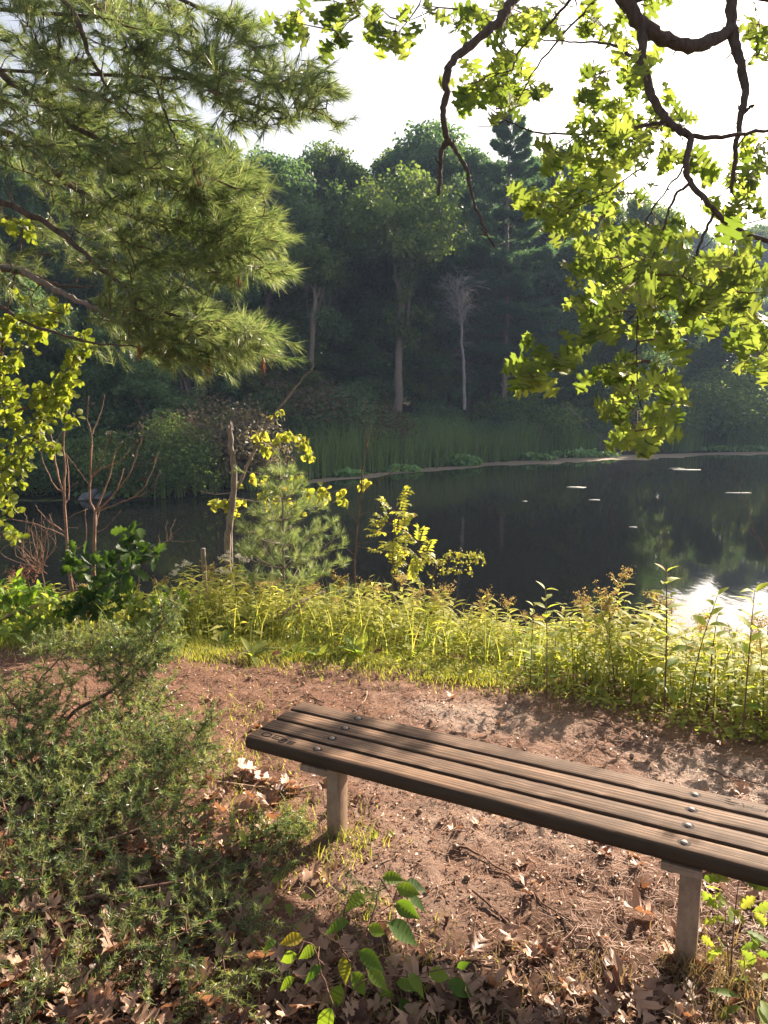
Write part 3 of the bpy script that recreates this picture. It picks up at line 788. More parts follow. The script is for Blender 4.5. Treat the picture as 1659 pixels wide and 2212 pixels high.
# reeds and water plants
def blades(mb, pos, h, w, bend, mat=0, tint=None, segs=3):
    n = len(pos); a = rng.random(n) * 6.28; b = np.stack([np.cos(a), np.sin(a), np.zeros(n)], 1); s = np.stack([-np.sin(a + .4), np.cos(a + .4), np.zeros(n)], 1)
    h = np.broadcast_to(h, (n,)); bend = np.broadcast_to(bend, (n,)); w = np.broadcast_to(w, (n,))
    rows = []
    for k in range(segs + 1):
        u = k / segs; c = pos + b * (bend * h * u ** 2)[:, None]; c[:, 2] += h * (u - .25 * bend * u ** 2)
        ww = (w * (1 - u ** 1.6) * .5 + .0003)[:, None]
        rows += [c - s * ww, c + s * ww]
    V = np.stack(rows, 1).reshape(-1, 3); m_ = 2 * (segs + 1)
    F = np.array([(2 * k, 2 * k + 1, 2 * k + 3, 2 * k + 2) for k in range(segs)])
    F = (F[None] + (np.arange(n) * m_)[:, None, None]).reshape(-1, 4)
    if tint is None: tint = rng.random(n)
    mb.add(V, F, mat, np.repeat(tint, m_))
rd = MB()
n = 26000
x = rng.uniform(-6.8, 42, n); ofs = rng.random(n) * 4.6 - .12
keep = (x > -3.4) | (rng.random(n) < .5)
keep &= (vnoise(x, ofs, .5, 5) > .18) & (ofs > sstep((x - 3) / 12) * 1.3 * vnoise(x, x * 0, .6, 3))
x = x[keep]; ofs = ofs[keep]; y = y_shore(x) + ofs
hh = rng.uniform(1.15, 2.0, len(x)) * (.6 + .75 * vnoise(x, y, .45, 6)) * np.where(x > 8, .85, 1)
blades(rd, np.stack([x, y, np.maximum(gz(x, y), -1.02)], 1), hh, .035, rng.uniform(.05, .35, len(x)), 0, np.clip(rng.normal(.4, .25, len(x)), 0, 1))
tag(rd.build('reeds', M['reed']), 'band of tall green cattail reeds along the far shore', 'reeds', kind='stuff')
# arrow-leaved clump standing in the water + low fringe
def pads(c, r, n, size, h, label, name='water_plant_clump', cat='water plant', group=None, kind=None):
    mb = MB(); pos = ell((0, 0, 0), (r[0], r[1], 0), n); pos[:, 2] = h * rng.uniform(.25, 1, n) * (1 - .5 * (pos[:, 0] / r[0]) ** 2)
    leaves(mb, HEART_T, pos, norm(rdir(n) * np.array([1, 1, .3]) + np.array([0, -.2, -.2])), norm(rdir(n) * .5 + np.array([0, -.3, 1])), size * rng.uniform(.7, 1.2, n))
    for q in pos[::4]: tube(mb, [(q[0] * .8, q[1] * .8, -.15), q], .008, 3, 1, cap=False)
    return tag(mb.build(name, [M['pad'], M['stem']], None, c), label, cat, group, kind)
c = P(978, 1004, 33.6); pads((c[0], c[1], WATER_Z), (1.25, .8), 420, .30, .5, 'broad-leaved water plant clump at the tip of the reeds')
for px_, py_, Y_, w_, lb_ in ((745, 1026, 28.6, .9, 'small water plants at the left end of the reed belt'), (860, 1016, 30.6, 1.0, 'low water plants on the reed edge left of the bright clump')):
    c = P(px_, py_, Y_); pads((c[0], c[1], WATER_Z), (w_, .35), 150, .2, .3, lb_)
c = P(1120, 985, 36.5); pads((c[0], c[1], WATER_Z), (1.9, .6), 320, .25, .4, 'low line of broad-leaved water plants right of the bright clump')
c = P(1240, 975, 38.5); pads((c[0], c[1], WATER_Z), (2.4, .6), 320, .25, .4, 'fringe of water plants below the dead brush pile')
c = P(1580, 972, 42.8); pads((c[0], c[1], WATER_Z), (3.2, .6), 320, .25, .35, 'water plant fringe at the far right end of the shore')
c = P(250, 1060, 22.3); pads((c[0], c[1], WATER_Z), (1.2, .5), 240, .2, .35, 'leafy water plants beside the grey boulder')
# scum of algae and duckweed on the water
def algae_mat(name, c1, c2, sc=5):
    m = NT(name); nz = m.noise(m.coord(), sc, 6, .7); m.prin(m.ramp(nz, [(.3, c1), (.7, c2)]), .8, .2, nrm=m.bump(nz, .5, .03)); return m.m
M['scum'] = algae_mat('brown_scum', (.15, .125, .085), (.30, .245, .175)); M['duckweed'] = algae_mat('duckweed', (.05, .07, .02), (.11, .13, .04)); M['froth'] = algae_mat('pale_floating_algae', (.22, .23, .18), (.42, .43, .38), 12)
sm = MB(); xx = np.concatenate([np.linspace(-2.9, 3, 60), np.linspace(3.1, 40, 200)])
wd = .25 + .5 * vnoise(xx, xx * 0, .6, 11) + np.interp(xx, [-7, -3, 2, 5, 9, 14, 20, 40], [0, .6, .9, .9, 2.0, 1.8, 1.0, .6])
fr = np.stack([xx, y_shore(xx) - wd * (.55 + .6 * vnoise(xx, xx * 0, 1.1, 12) + .35 * vnoise(xx, xx * 0, 3.7, 13)), np.full(len(xx), WATER_Z + .006)], 1); bk = np.stack([xx, y_shore(xx) + .7, np.full(len(xx), WATER_Z + .006)], 1)
k = np.arange(len(xx) - 1); sm.add(np.vstack([fr, bk]), np.stack([k, k + 1, k + 1 + len(xx), k + len(xx)], -1))
tag(sm.build('algae_scum', M['scum']), 'brown algae scum floating along the far waterline', 'algae', kind='stuff')
def patch(name, px, py, rx, ry, mat, label, cat='algae', kind=None, group=None):
    c = G(px, py, WATER_Z); a = np.linspace(0, 6.283, 26)[:-1]; r = .75 + .5 * vnoise(np.cos(a) * 2 + px, np.sin(a) * 2, 1.3, int(px) % 50)
    V = np.stack([rx * r * np.cos(a), ry * r * np.sin(a), np.zeros(25)], 1); V = np.vstack([V * np.array([1, 1, 1]), [[0, 0, .012]], V * np.array([1, 1, 0]) - [0, 0, .02]])
    F = [(i, (i + 1) % 25, 25) for i in range(25)]; F2 = [(i, 26 + i, 26 + (i + 1) % 25, (i + 1) % 25) for i in range(25)]
    m = MB(); m.add(V, F); m.f.append((np.array(F2), 0))
    return tag(m.build(name, mat, None, (c[0], c[1], WATER_Z + .008)), label, cat, group, kind)
for px, py, rx, ry, lb in ((1245, 1053, .42, .35, 'small pale patch of floating algae nearest the middle of the pond'), (1486, 1015, .75, .45, 'largest pale floating algae patch, near the far bank'), (1462, 1012, .4, .25, 'thin pale algae streak beside the largest patch'), (1283, 1080, .22, .2, 'double speck of floating algae below the middle patch'), (1133, 1083, .10, .12, 'tiny pale floating speck alone on the dark water'), (1368, 1139, .13, .10, 'thin pale sliver floating on the open water'), (1595, 1065, .5, .18, 'broken glinting algae line toward the right bank')):
    patch('floating_algae', px, py, rx * .75, ry * .6, M['froth'], lb, group='pale algae patches on the pond')
patch('duckweed', 60, 1076, 2.0, .8, M['duckweed'], 'dull green duckweed sheet at the end of the inlet', kind='stuff')
# boulder
def boulder(px, py, Y, s, label):
    bm = bmesh.new(); bmesh.ops.create_icosphere(bm, subdivisions=4, radius=1)
    c = P(px, py, Y)
    for v in bm.verts:
        q = np.array(v.co); k = 1 + .35 * (vnoise(q[0] * 1.3 + q[2], q[1] * 1.3, 1, 3) - .5) + .12 * (vnoise(q[0] * 5, q[1] * 5 + q[2] * 4, 1, 4) - .5)
        q = np.sign(q) * np.abs(q) ** .62 * k * (1 - .25 * q[2] * (1 if q[0] < 0 else .2)); v.co = (q[0] * s[0] + .15 * q[2], q[1] * s[1], q[2] * s[2])
    for f in bm.faces: f.smooth = True
    me = bpy.data.meshes.new('boulder'); bm.to_mesh(me); bm.free(); me.materials.append(algae_mat('grey_stone', (.12, .12, .13), (.27, .27, .28), 9))
    tag(link('boulder', me, None, (c[0], c[1], WATER_Z + .1)), label, 'boulder')
boulder(192, 1076, 21.9, (.21, .2, .22), 'pale grey boulder at the waterline of the inlet')
boulder(225, 1080, 22, (.22, .2, .14), 'dark low stone right beside the pale boulder')
# dead brush pile and fallen trunk
bp = MB(); c = P(1310, 940, 40.5)
for i in range(130):
    a = rng.random() * 6.28; L = rng.uniform(.6, 2.2); s = rng.normal(0, .8, 3) * np.array([1, .6, .0]) + np.array([0, 0, rng.random() * .7]); e = s + L * np.array([math.cos(a), math.sin(a) * .5, rng.uniform(-.25, .5)])
    tube(bp, [s, (s + e) / 2 + rng.normal(0, .06, 3), e], [.022, .014, .006], 4)
tag(bp.build('brush_pile', M['bark_far'], None, (c[0], c[1], float(gz(c[0], c[1])))), 'tangled heap of dead brush on the far bank under the hanging leaves', 'brush pile')
fl = MB(); limb(fl, [P(1215, 872, 41), P(1250, 900, 40.6), P(1300, 950, 40)], .08, .04, 7); limb(fl, [P(1240, 893, 40.7), P(1225, 920, 40.3), P(1180, 925, 40)], .04, .015, 5)
tag(fl.build('fallen_tree', M['bark_far']), 'pale fallen trunk leaning down to the far water', 'log')

# ------------------------------------------------------------------ overhanging oak, upper right
def oak():
    S = 1.27
    def Q(px, py, Y): return P(px, py, Y * S)
    root = np.array([5.4, 4.7, float(gz(5.4, 4.7))])
    t = thing('oak_tree', 'oak with lobed yellow-green leaves hanging into the upper right from dark crooked boughs', 'oak tree', root)
    def bough(lines, sub=None):
        mb = MB(); pts = []
        for ln in lines:
            q = limb(mb, np.array([Q(*p) for p in ln[0]]) - root, ln[1] * S, ln[2] * S, 10 if ln[1] > .01 else 6, .0035, n=6)
            pts.append(q)
        return mb, np.concatenate(pts)
    tr = MB()
    limb(tr, [(0, 0, -.3), (.05, .05, 2.0), (-.1, .1, 4.5), (.1, .2, 7.0), (.0, .3, 9.5)], .26, .09, 12, .02)
    limb(tr, [(-.05, .1, 3.6), (-.9, .7, 5.2), (-1.6, 1.2, 5.7), Q(1345, -15, 3.6) - root], .12, .072, 9, .01)
    limb(tr, [(-.05, .1, 3.2), (-.4, .9, 4.6), Q(1580, -30, 3.8) - root], .10, .048, 9, .01)
    limb(tr, [(.0, .15, 4.9), (-1.2, .8, 6.3), (-2.6, 1.2, 6.2), Q(1118, -15, 3.5) - root], .10, .037, 9, .01)
    tr.build('trunk', M['bark_oak'], t)
    sk = []
    B = [
        [[[(1118, -15, 3.5), (1085, 35, 3.45), (1052, 68, 3.4), (1002, 108, 3.35), (968, 148, 3.3), (964, 200, 3.3), (957, 250, 3.3), (966, 300, 3.3)], .021, .0115],
         [[(966, 300, 3.3), (953, 330, 3.3), (950, 380, 3.3), (947, 422, 3.3)], .011, .0065],
         [[(966, 300, 3.3), (985, 325, 3.28), (1008, 370, 3.25), (1018, 420, 3.22), (1040, 480, 3.2), (1070, 535, 3.2)], .0105, .003],
         [[(1240, -10, 3.9), (1180, 60, 3.9), (1128, 100, 3.9), (1104, 150, 3.9), (1060, 160, 3.85)], .008, .002],
         [[(1300, -10, 4.0), (1220, 70, 4.0), (1150, 160, 4.0), (1090, 260, 4.0), (1020, 275, 4.0)], .006, .0015]],
        [[[(1345, -15, 3.6), (1368, 30, 3.6), (1388, 52, 3.6), (1440, 88, 3.62), (1500, 98, 3.65), (1550, 82, 3.7), (1582, 62, 3.75)], .034, .027]],
        [[[(1580, -30, 3.8), (1582, 70, 3.75), (1598, 130, 3.7), (1610, 195, 3.65), (1600, 250, 3.6), (1590, 330, 3.6), (1580, 415, 3.6)], .027, .008], [[(1607, 245, 3.6), (1620, 232, 3.6), (1628, 228, 3.55)], .008, .006]],
        [[[(1388, 45, 3.6), (1389, 120, 3.55), (1402, 190, 3.5), (1430, 245, 3.45), (1462, 280, 3.4), (1492, 297, 3.4), (1482, 350, 3.35), (1490, 390, 3.35), (1530, 440, 3.3), (1585, 490, 3.3), (1680, 530, 3.25)], .021, .009],
         [[(1490, 293, 3.4), (1560, 296, 3.45), (1670, 278, 3.5)], .011, .007], [[(1445, 260, 3.45), (1390, 272, 3.6), (1290, 284, 3.9), (1180, 290, 4.1), (1100, 262, 4.2), (1050, 225, 4.3)], .010, .002],
         [[(1391, 150, 3.55), (1350, 110, 3.7), (1300, 92, 3.9), (1230, 92, 4.1), (1150, 80, 4.2)], .009, .003],
         [[(1487, 398, 3.35), (1455, 430, 3.3), (1432, 500, 3.25), (1402, 580, 3.2), (1380, 660, 3.2), (1376, 740, 3.2), (1378, 830, 3.2), (1392, 920, 3.2)], .0065, .002],
         [[(1484, 352, 3.4), (1440, 410, 3.5), (1400, 470, 3.6), (1370, 560, 3.6), (1345, 610, 3.6)], .005, .0015],
         [[(1545, 455, 3.3), (1515, 520, 3.3), (1490, 600, 3.3), (1400, 660, 3.3), (1330, 710, 3.3), (1250, 755, 3.3), (1200, 765, 3.3)], .0065, .0015],
         [[(1592, 495, 3.3), (1575, 560, 3.3), (1555, 640, 3.35), (1548, 700, 3.4)], .007, .002],
         [[(1560, 540, 3.3), (1620, 640, 3.3), (1660, 740, 3.3)], .004, .0015], [[(1400, 350, 3.6), (1300, 420, 3.8), (1180, 470, 3.9)], .004, .0015], [[(1660, 470, 3.6), (1560, 500, 3.6), (1500, 560, 3.6)], .004, .0015]],
    ]
    for b in B:
        mb, pts = bough(b)
        for _ in range(9):      # short spurs
            s = pts[int(rng.integers(0, len(pts)))]; v = rdir(1)[0] * rng.uniform(.03, .12); tube(mb, [s, s + v * .6 + rng.normal(0, .006, 3), s + v], [.006, .004, .002], 5)
        mb.build('bough', M['bark_oak'], t); sk.append(pts)
    # hanging twigs and leaves
    E = [  # px, py, rx, ry, Y, depth spread, tips
        (640, 45, 45, 45, 3.9, .2, 9), (715, 50, 35, 60, 3.9, .2, 9), (790, 20, 45, 35, 3.9, .2, 7), (850, 50, 38, 55, 3.9, .2, 10), (920, 10, 40, 25, 3.9, .2, 4),
        (1010, 35, 40, 40, 4.0, .2, 8), (1075, 35, 50, 40, 4.1, .2, 9), (1150, 40, 60, 50, 4.2, .3, 13), (1230, 40, 40, 50, 4.2, .3, 6),
        (1020, 190, 45, 40, 4.1, .2, 9), (1085, 205, 55, 45, 4.1, .25, 14), (1155, 170, 50, 70, 4.2, .2, 11), (1085, 120, 25, 30, 4.0, .2, 5),
        (1320, 110, 55, 60, 4.0, .3, 14), (1365, 170, 40, 60, 3.9, .3, 9), (1300, 215, 55, 50, 4.0, .3, 12), (1370, 250, 80, 40, 3.9, .3, 13), (1460, 235, 35, 40, 3.8, .2, 7), (1280, 20, 30, 25, 4.1, .2, 4), (1400, 8, 40, 18, 3.9, .2, 4),
        (1220, 320, 65, 40, 4.0, .3, 13), (1310, 330, 80, 45, 3.9, .3, 17), (1400, 320, 60, 45, 3.8, .3, 12), (1465, 350, 45, 45, 3.7, .2, 7), (1290, 270, 60, 30, 4.0, .3, 8),
        (1165, 440, 45, 32, 3.9, .2, 12), (1235, 440, 55, 50, 3.9, .3, 16), (1310, 400, 60, 40, 3.9, .3, 12), (1200, 485, 35, 22, 3.9, .2, 6), (1280, 480, 40, 25, 3.9, .2, 6), (1380, 410, 30, 25, 3.8, .2, 4),
        (1285, 560, 45, 40, 3.5, .3, 12), (1290, 640, 60, 45, 3.4, .3, 17), (1370, 560, 75, 65, 3.5, .4, 26), (1380, 640, 80, 60, 3.4, .4, 30), (1455, 560, 70, 60, 3.5, .4, 22), (1470, 640, 80, 60, 3.4, .4, 28), (1440, 710, 75, 45, 3.4, .3, 16), (1540, 620, 70, 80, 3.4, .4, 24), (1610, 600, 60, 80, 3.4, .4, 20), (1600, 700, 65, 60, 3.4, .3, 16), (1640, 760, 35, 40, 3.4, .2, 7), (1330, 690, 50, 35, 3.4, .3, 10), (1400, 500, 60, 30, 3.6, .3, 9),
        (1150, 790, 42, 45, 3.1, .12, 8), (1215, 752, 55, 32, 3.15, .15, 9), (1280, 728, 45, 28, 3.2, .15, 7),
        (1320, 800, 50, 30, 3.15, .15, 8), (1410, 800, 60, 40, 3.2, .2, 9), (1360, 870, 55, 30, 3.1, .15, 9), (1440, 885, 50, 35, 3.15, .15, 9), (1395, 935, 55, 35, 3.1, .15, 10), (1345, 815, 40, 30, 3.2, .15, 5),
        (1580, 400, 60, 60, 3.8, .3, 10), (1630, 360, 35, 60, 3.8, .3, 9), (1610, 460, 60, 35, 3.7, .2, 8), (1655, 300, 20, 25, 3.8, .2, 3), (1645, 30, 30, 50, 3.9, .2, 7), (1655, 110, 15, 30, 3.9, .2, 2),
        (1710, 420, 30, 120, 3.8, .4, 4), (1410, 590, 32, 22, 5.5, .05, 18), (1500, 585, 22, 18, 5.5, .05, 14), (1580, 575, 16, 14, 5.5, .05, 8), (1330, 620, 30, 20, 5.5, .05, 8)]  # deepest clusters here: added behind the leaf mass to dapple the bench with shade
    tips = []
    for px, py, rx, ry, Y, dy, n in E:
        for _ in range(max(2, int(n * .72))):
            a = rng.random() * 6.28; q = math.sqrt(rng.random())
            if py > 480 and 1250 < px < 1480 and rng.random() < .3: continue
            tips.append(Q(px + rx * q * math.cos(a) * .85, py + ry * q * math.sin(a) * .85 - 6, Y + rng.normal(0, dy) * .8) - root)
    tips = np.array(tips)
    crown = MB(); tw = MB()
    d = grow(tw, np.concatenate(sk), tips, .0042, .0018, 4, sag=.05, step=.18, wob=.08)
    tw.build('twigs', M['twig'], t)
    n = 3; N = len(tips)
    pos = np.repeat(tips, n, 0) + rng.normal(0, .012, (N * n, 3))
    dd = np.repeat(d, n, 0)
    ax = norm(dd * .45 + rdir(N * n) * .75 + np.array([0, .05, -.35]))
    nr = norm(rdir(N * n) * .5 + np.array([.05, -.75, .35]))
    leaves(crown, OAK_T, pos, ax, nr, rng.uniform(.105, .17, N * n))
    crown.build('leaves', M['oak_leaf'], t)
    return t
oak()

# ------------------------------------------------------------------ white pine boughs, upper left
def pine_near():
    root = np.array([-5.2, 5.4, float(gz(-5.2, 5.4))])
    t = thing('white_pine', 'white pine whose long soft-needled boughs sweep in from the upper left', 'pine tree', root)
    tk = MB(); limb(tk, [(0, 0, -.4), (.05, 0, 2.5), (-.05, .05, 6), (0, 0, 11)], .24, .1, 12, .015); tk.build('trunk', M['bark_pine'], t)
    BO = [([(-260, 20, 5.3), (0, 160, 4.9), (75, 212, 4.8), (150, 265, 4.7), (240, 320, 4.6), (330, 368, 4.5), (430, 400, 4.4)], .026, .006, 'bark_pine'),
          ([(-260, 180, 5.4), (0, 282, 5.1), (60, 320, 5.0), (130, 385, 4.9), (200, 430, 4.8), (290, 470, 4.7), (400, 500, 4.6), (500, 525, 4.5)], .026, .005, 'bark_pine'),
          ([(-260, 340, 5.0), (0, 435, 4.6), (100, 482, 4.5), (165, 530, 4.4), (230, 590, 4.3), (300, 645, 4.2), (400, 690, 4.2), (500, 712, 4.2)], .022, .005, 'bark_pine'),
          ([(-300, 560, 5.0), (0, 578, 4.6), (60, 592, 4.5), (120, 625, 4.45), (175, 652, 4.4), (232, 680, 4.35), (290, 720, 4.3)], .026, .008, 'bark_pale'),
          ([(60, 590, 4.5), (120, 612, 4.5), (205, 622, 4.45)], .012, .004, 'bark_pine'),
          ([(-100, -120, 5.0), (130, -5, 4.6), (200, 130, 4.5), (240, 200, 4.4), (290, 260, 4.3)], .018, .004, 'bark_pine'),
          ([(-80, -160, 5.2), (200, 10, 4.9), (350, 130, 4.6), (420, 170, 4.5), (480, 205, 4.45), (560, 230, 4.4), (650, 262, 4.35)], .022, .005, 'bark_pine'),
          ([(430, 172, 4.5), (520, 150, 4.6), (600, 165, 4.6), (700, 165, 4.6)], .008, .003, 'bark_pine'),
          ([(240, 40, 4.8), (310, 140, 4.5), (340, 190, 4.45), (366, 270, 4.4), (385, 322, 4.4), (420, 365, 4.4)], .011, .003, 'bark_pine'),
          ([(-50, -200, 5.4), (250, -60, 5.0), (420, 10, 4.7), (520, 50, 4.6)], .02, .005, 'bark_pine'),
          ([(-300, 700, 5.2), (-60, 640, 4.7), (60, 700, 4.5), (180, 735, 4.4), (300, 750, 4.3)], .016, .004, 'bark_pine')]
    sk = []
    for pts, a, b, bm_ in BO:
        mb = MB(); q = limb(mb, np.array([P(*p) for p in pts]) - root, a, b, 8, .004, n=6)
        s = q[0]; limb(mb, [np.array([0, 0, s[2] + .9]), (np.array([0, 0, s[2] + .6]) + s) / 2, s], a * 1.5, a * 1.02, 8, .0, n=4)
        mb.build('bough', M[bm_], t); sk.append(q)
    E = [  # px, py, rx, ry, Y, spread, shoots
        (520, 130, 110, 55, 4.5, .25, 60), (620, 175, 115, 65, 4.45, .25, 95), (700, 190, 55, 50, 4.4, .2, 34), (620, 250, 110, 40, 4.4, .2, 64), (480, 220, 75, 50, 4.5, .25, 46), (560, 60, 80, 45, 4.6, .25, 34), (450, 60, 90, 70, 4.7, .3, 62),
        (100, 60, 140, 90, 4.9, .4, 120), (280, 60, 120, 90, 4.7, .4, 110), (330, 170, 90, 70, 4.6, .3, 70), (180, 190, 120, 80, 4.7, .4, 100), (60, 200, 90, 90, 4.9, .4, 70),
        (260, 300, 110, 70, 4.6, .3, 100), (390, 320, 90, 70, 4.5, .3, 85), (480, 380, 95, 55, 4.4, .3, 90), (520, 420, 60, 40, 4.4, .2, 40), (350, 400, 110, 60, 4.5, .3, 95), (180, 350, 110, 70, 4.7, .4, 90), (60, 330, 90, 70, 4.9, .4, 55), (540, 360, 40, 40, 4.4, .2, 22),
        (480, 480, 100, 50, 4.45, .25, 90), (560, 510, 75, 60, 4.4, .2, 90), (590, 560, 45, 40, 4.4, .2, 42), (400, 530, 100, 55, 4.5, .3, 85), (500, 570, 80, 35, 4.4, .2, 52), (270, 470, 100, 60, 4.6, .3, 75), (300, 560, 100, 50, 4.4, .3, 70), (140, 470, 90, 60, 4.8, .4, 45), (410, 600, 70, 30, 4.4, .2, 28), (100, 560, 90, 40, 4.6, .3, 26),
        (330, 660, 90, 40, 4.25, .2, 62), (440, 690, 100, 45, 4.2, .2, 95), (540, 735, 75, 40, 4.2, .2, 80), (590, 735, 38, 26, 4.2, .15, 30), (360, 730, 100, 45, 4.25, .2, 90), (430, 770, 80, 25, 4.2, .15, 36), (250, 740, 60, 40, 4.3, .2, 40), (240, 640, 60, 40, 4.35, .2, 26), (50, 620, 70, 30, 4.6, .3, 16),
        (-110, 100, 120, 150, 5.0, .4, 90), (-110, 350, 110, 150, 5.0, .4, 80), (-100, 560, 90, 80, 4.8, .4, 30), (100, -90, 200, 60, 5.0, .4, 70), (380, -70, 160, 50, 4.9, .4, 50)]
    tips = []
    for px, py, rx, ry, Y, dy, n in E:
        for _ in range(max(2, int(n / (4.2 if py < 260 and px < 400 else 6.2)))):      # sprays: flat groups of shoots
            a = rng.random() * 6.28; q = math.sqrt(rng.random()); cx, cy, cY = px + rx * q * math.cos(a), py + ry * q * math.sin(a), Y + rng.normal(0, dy)
            for _ in range(6):
                t_ = rng.normal(0, 1); tips.append(P(cx - (24 if px > 380 else 0) + 27 * t_ + rng.normal(0, 7), cy + 10 * t_ + rng.normal(0, 5), cY + rng.normal(0, .10)) - root)
    tips = np.array(tips); tw, nd, dead = MB(), MB(), MB()
    d = grow(tw, np.concatenate(sk), tips, .0042, .0014, 4, sag=.02, step=.12, wob=.10)
    tw.build('twigs', M['twig'], t)
    ax = norm(d * .55 + rdir(len(tips)) * .35 + np.array([.35, -.05, .05]))
    needles(nd, tips - ax * .09, ax, 56, .15, .095, .0034, (.18, .62), .45, 0, np.clip(rng.normal(.5, .2, len(tips)), 0, 1))
    nd.build('needles', M['pine'], t)
    dp = np.array([P(300, 748, 4.1), P(450, 782, 4.1), P(568, 775, 4.1), P(516, 595, 4.3), P(430, 380, 4.3), P(240, 572, 4.3)]) - root
    needles(dead, dp + np.array([0, 0, .03]), np.tile([0, 0, -1.], (6, 1)), 34, .05, .085, .003, (.1, .35), .1)
    dead.build('dead_needle_tufts', M['pine_brown'], t)
pine_near()

# ------------------------------------------------------------------ juniper thicket, lower left
def juniper(label, root, stems, E, nlen=.027, per=42, spl=.12, name='juniper_bush'):
    root = np.array(root, float); t = thing(name, label, 'juniper', root)
    sk = []; mb = MB()
    for pts, a, b in stems: sk.append(limb(mb, np.array(pts) - root, a, b, 6, .004, n=5))
    tips = []
    for c, r, n in E: tips.append(ell(c, r, int(n * (.50 if c[1] < 3.0 else 1.1))))
    tips = np.concatenate(tips); g = gz(tips[:, 0], tips[:, 1]) + .02; tips[:, 2] = np.maximum(tips[:, 2], g + .02 * rng.random(len(tips))); tips = tips - root
    d = grow(mb, np.concatenate(sk), tips, .0040, .0013, 4, step=.09, wob=.12)
    mb.build('branches', M['twig'], t)
    nd = MB(); ax = norm(d * .9 + rdir(len(tips)) * .3 + np.array([.1, 0, .25]))
    needles(nd, tips - ax * spl * .5, ax, per, spl, nlen, .0042, (.5, 1.15), .05, 0, np.clip(rng.normal(.42, .22, len(tips)) + .5 * (vnoise(tips[:, 0], tips[:, 1] + tips[:, 2], 6, 51) - .5), 0, 1))
    nd.build('needles', M['juniper'], t); return t
def gp(px, py, h=0.0):   # a point h above the ground that shows at this pixel
    q = G(px, py, 0)
    for _ in range(4): q = G(px, py, float(gz(q[0], q[1])) + h)
    return q
rt = gp(10, 1700)
juniper('tall ragged juniper bush leaning right over the path edge at the left', rt, [
    ([rt, P(60, 1640, 3.6), P(160, 1540, 3.75), P(240, 1490, 3.85), P(300, 1430, 3.95), P(345, 1350, 4.05), P(385, 1285, 4.1)], .014, .004),
    ([rt, P(100, 1640, 3.5), P(200, 1630, 3.55), P(290, 1560, 3.7), P(350, 1500, 3.8)], .013, .004),
    ([rt, P(100, 1700, 3.3), P(250, 1690, 3.3), P(360, 1640, 3.35), P(470, 1600, 3.4)], .012, .003),
    ([rt, P(30, 1600, 3.7), P(80, 1480, 3.9), P(150, 1400, 4.05)], .011, .003), ([rt, P(40, 1550, 3.6), P(0, 1480, 3.7)], .01, .003)],
    [(P(365, 1320, 4.07), (.08, .12, .10), 36), (P(330, 1390, 4.0), (.16, .15, .10), 75), (P(280, 1430, 3.95), (.22, .2, .12), 130), (P(300, 1500, 3.85), (.25, .2, .12), 120), (P(210, 1400, 4.0), (.22, .2, .07), 60), (P(120, 1385, 4.1), (.22, .2, .06), 45), (P(230, 1360, 4.05), (.12, .12, .05), 22),
     (P(90, 1490, 3.8), (.28, .25, .10), 80), (P(30, 1560, 3.6), (.26, .25, .14), 120), (P(160, 1590, 3.55), (.35, .28, .14), 170), (P(290, 1590, 3.5), (.26, .25, .14), 130), (P(380, 1600, 3.45), (.2, .2, .12), 80), (P(440, 1560, 3.5), (.07, .1, .08), 20), (P(410, 1640, 3.3), (.2, .15, .07), 70), (P(70, 1650, 3.3), (.3, .25, .14), 150), (P(220, 1670, 3.25), (.32, .25, .14), 170), (P(330, 1690, 3.15), (.2, .2, .10), 90)])
rt2 = gp(-40, 1950)
juniper('low dark spreading juniper filling the bottom left corner', rt2, [
    ([rt2, P(60, 1880, 2.7), P(180, 1830, 2.75), P(300, 1790, 2.85), P(380, 1740, 2.95)], .012, .003), ([rt2, P(100, 1960, 2.45), P(250, 1930, 2.5), P(400, 1900, 2.55), P(480, 1850, 2.65)], .012, .003),
    ([rt2, P(60, 2050, 2.3), P(180, 2060, 2.25), P(330, 2040, 2.25), P(450, 1990, 2.35)], .011, .003), ([rt2, P(20, 2120, 2.15), P(150, 2160, 2.1)], .01, .003), ([rt2, P(0, 1850, 2.7), P(20, 1760, 2.9)], .01, .003)],
    [(P(50, 1790, 2.85), (.24, .25, .14), 125), (P(170, 1780, 2.85), (.26, .25, .13), 135), (P(290, 1770, 2.85), (.25, .2, .10), 100), (P(390, 1780, 2.8), (.17, .15, .07), 48), (P(60, 1890, 2.6), (.26, .22, .13), 140), (P(190, 1880, 2.6), (.24, .2, .09), 80), (P(330, 1880, 2.6), (.22, .2, .08), 66), (P(440, 1870, 2.6), (.14, .15, .06), 34),
     (P(20, 1990, 2.4), (.2, .2, .10), 70), (P(220, 1990, 2.35), (.2, .2, .06), 40), (P(370, 1975, 2.4), (.22, .18, .07), 66), (P(480, 1960, 2.4), (.12, .12, .05), 30), (P(260, 2070, 2.2), (.22, .15, .06), 62), (P(400, 2060, 2.25), (.2, .15, .06), 58), (P(60, 2150, 2.08), (.2, .12, .09), 80), (P(180, 2170, 2.08), (.18, .1, .05), 36), (P(330, 2150, 2.1), (.2, .12, .05), 44), (P(470, 2140, 2.1), (.14, .1, .05), 34), (P(590, 1990, 2.4), (.14, .1, .05), 30), (P(560, 2080, 2.2), (.12, .1, .05), 22), (P(-80, 1900, 2.6), (.2, .3, .2), 90), (P(-90, 2080, 2.3), (.2, .3, .2), 70)])
rt3 = gp(540, 1800)
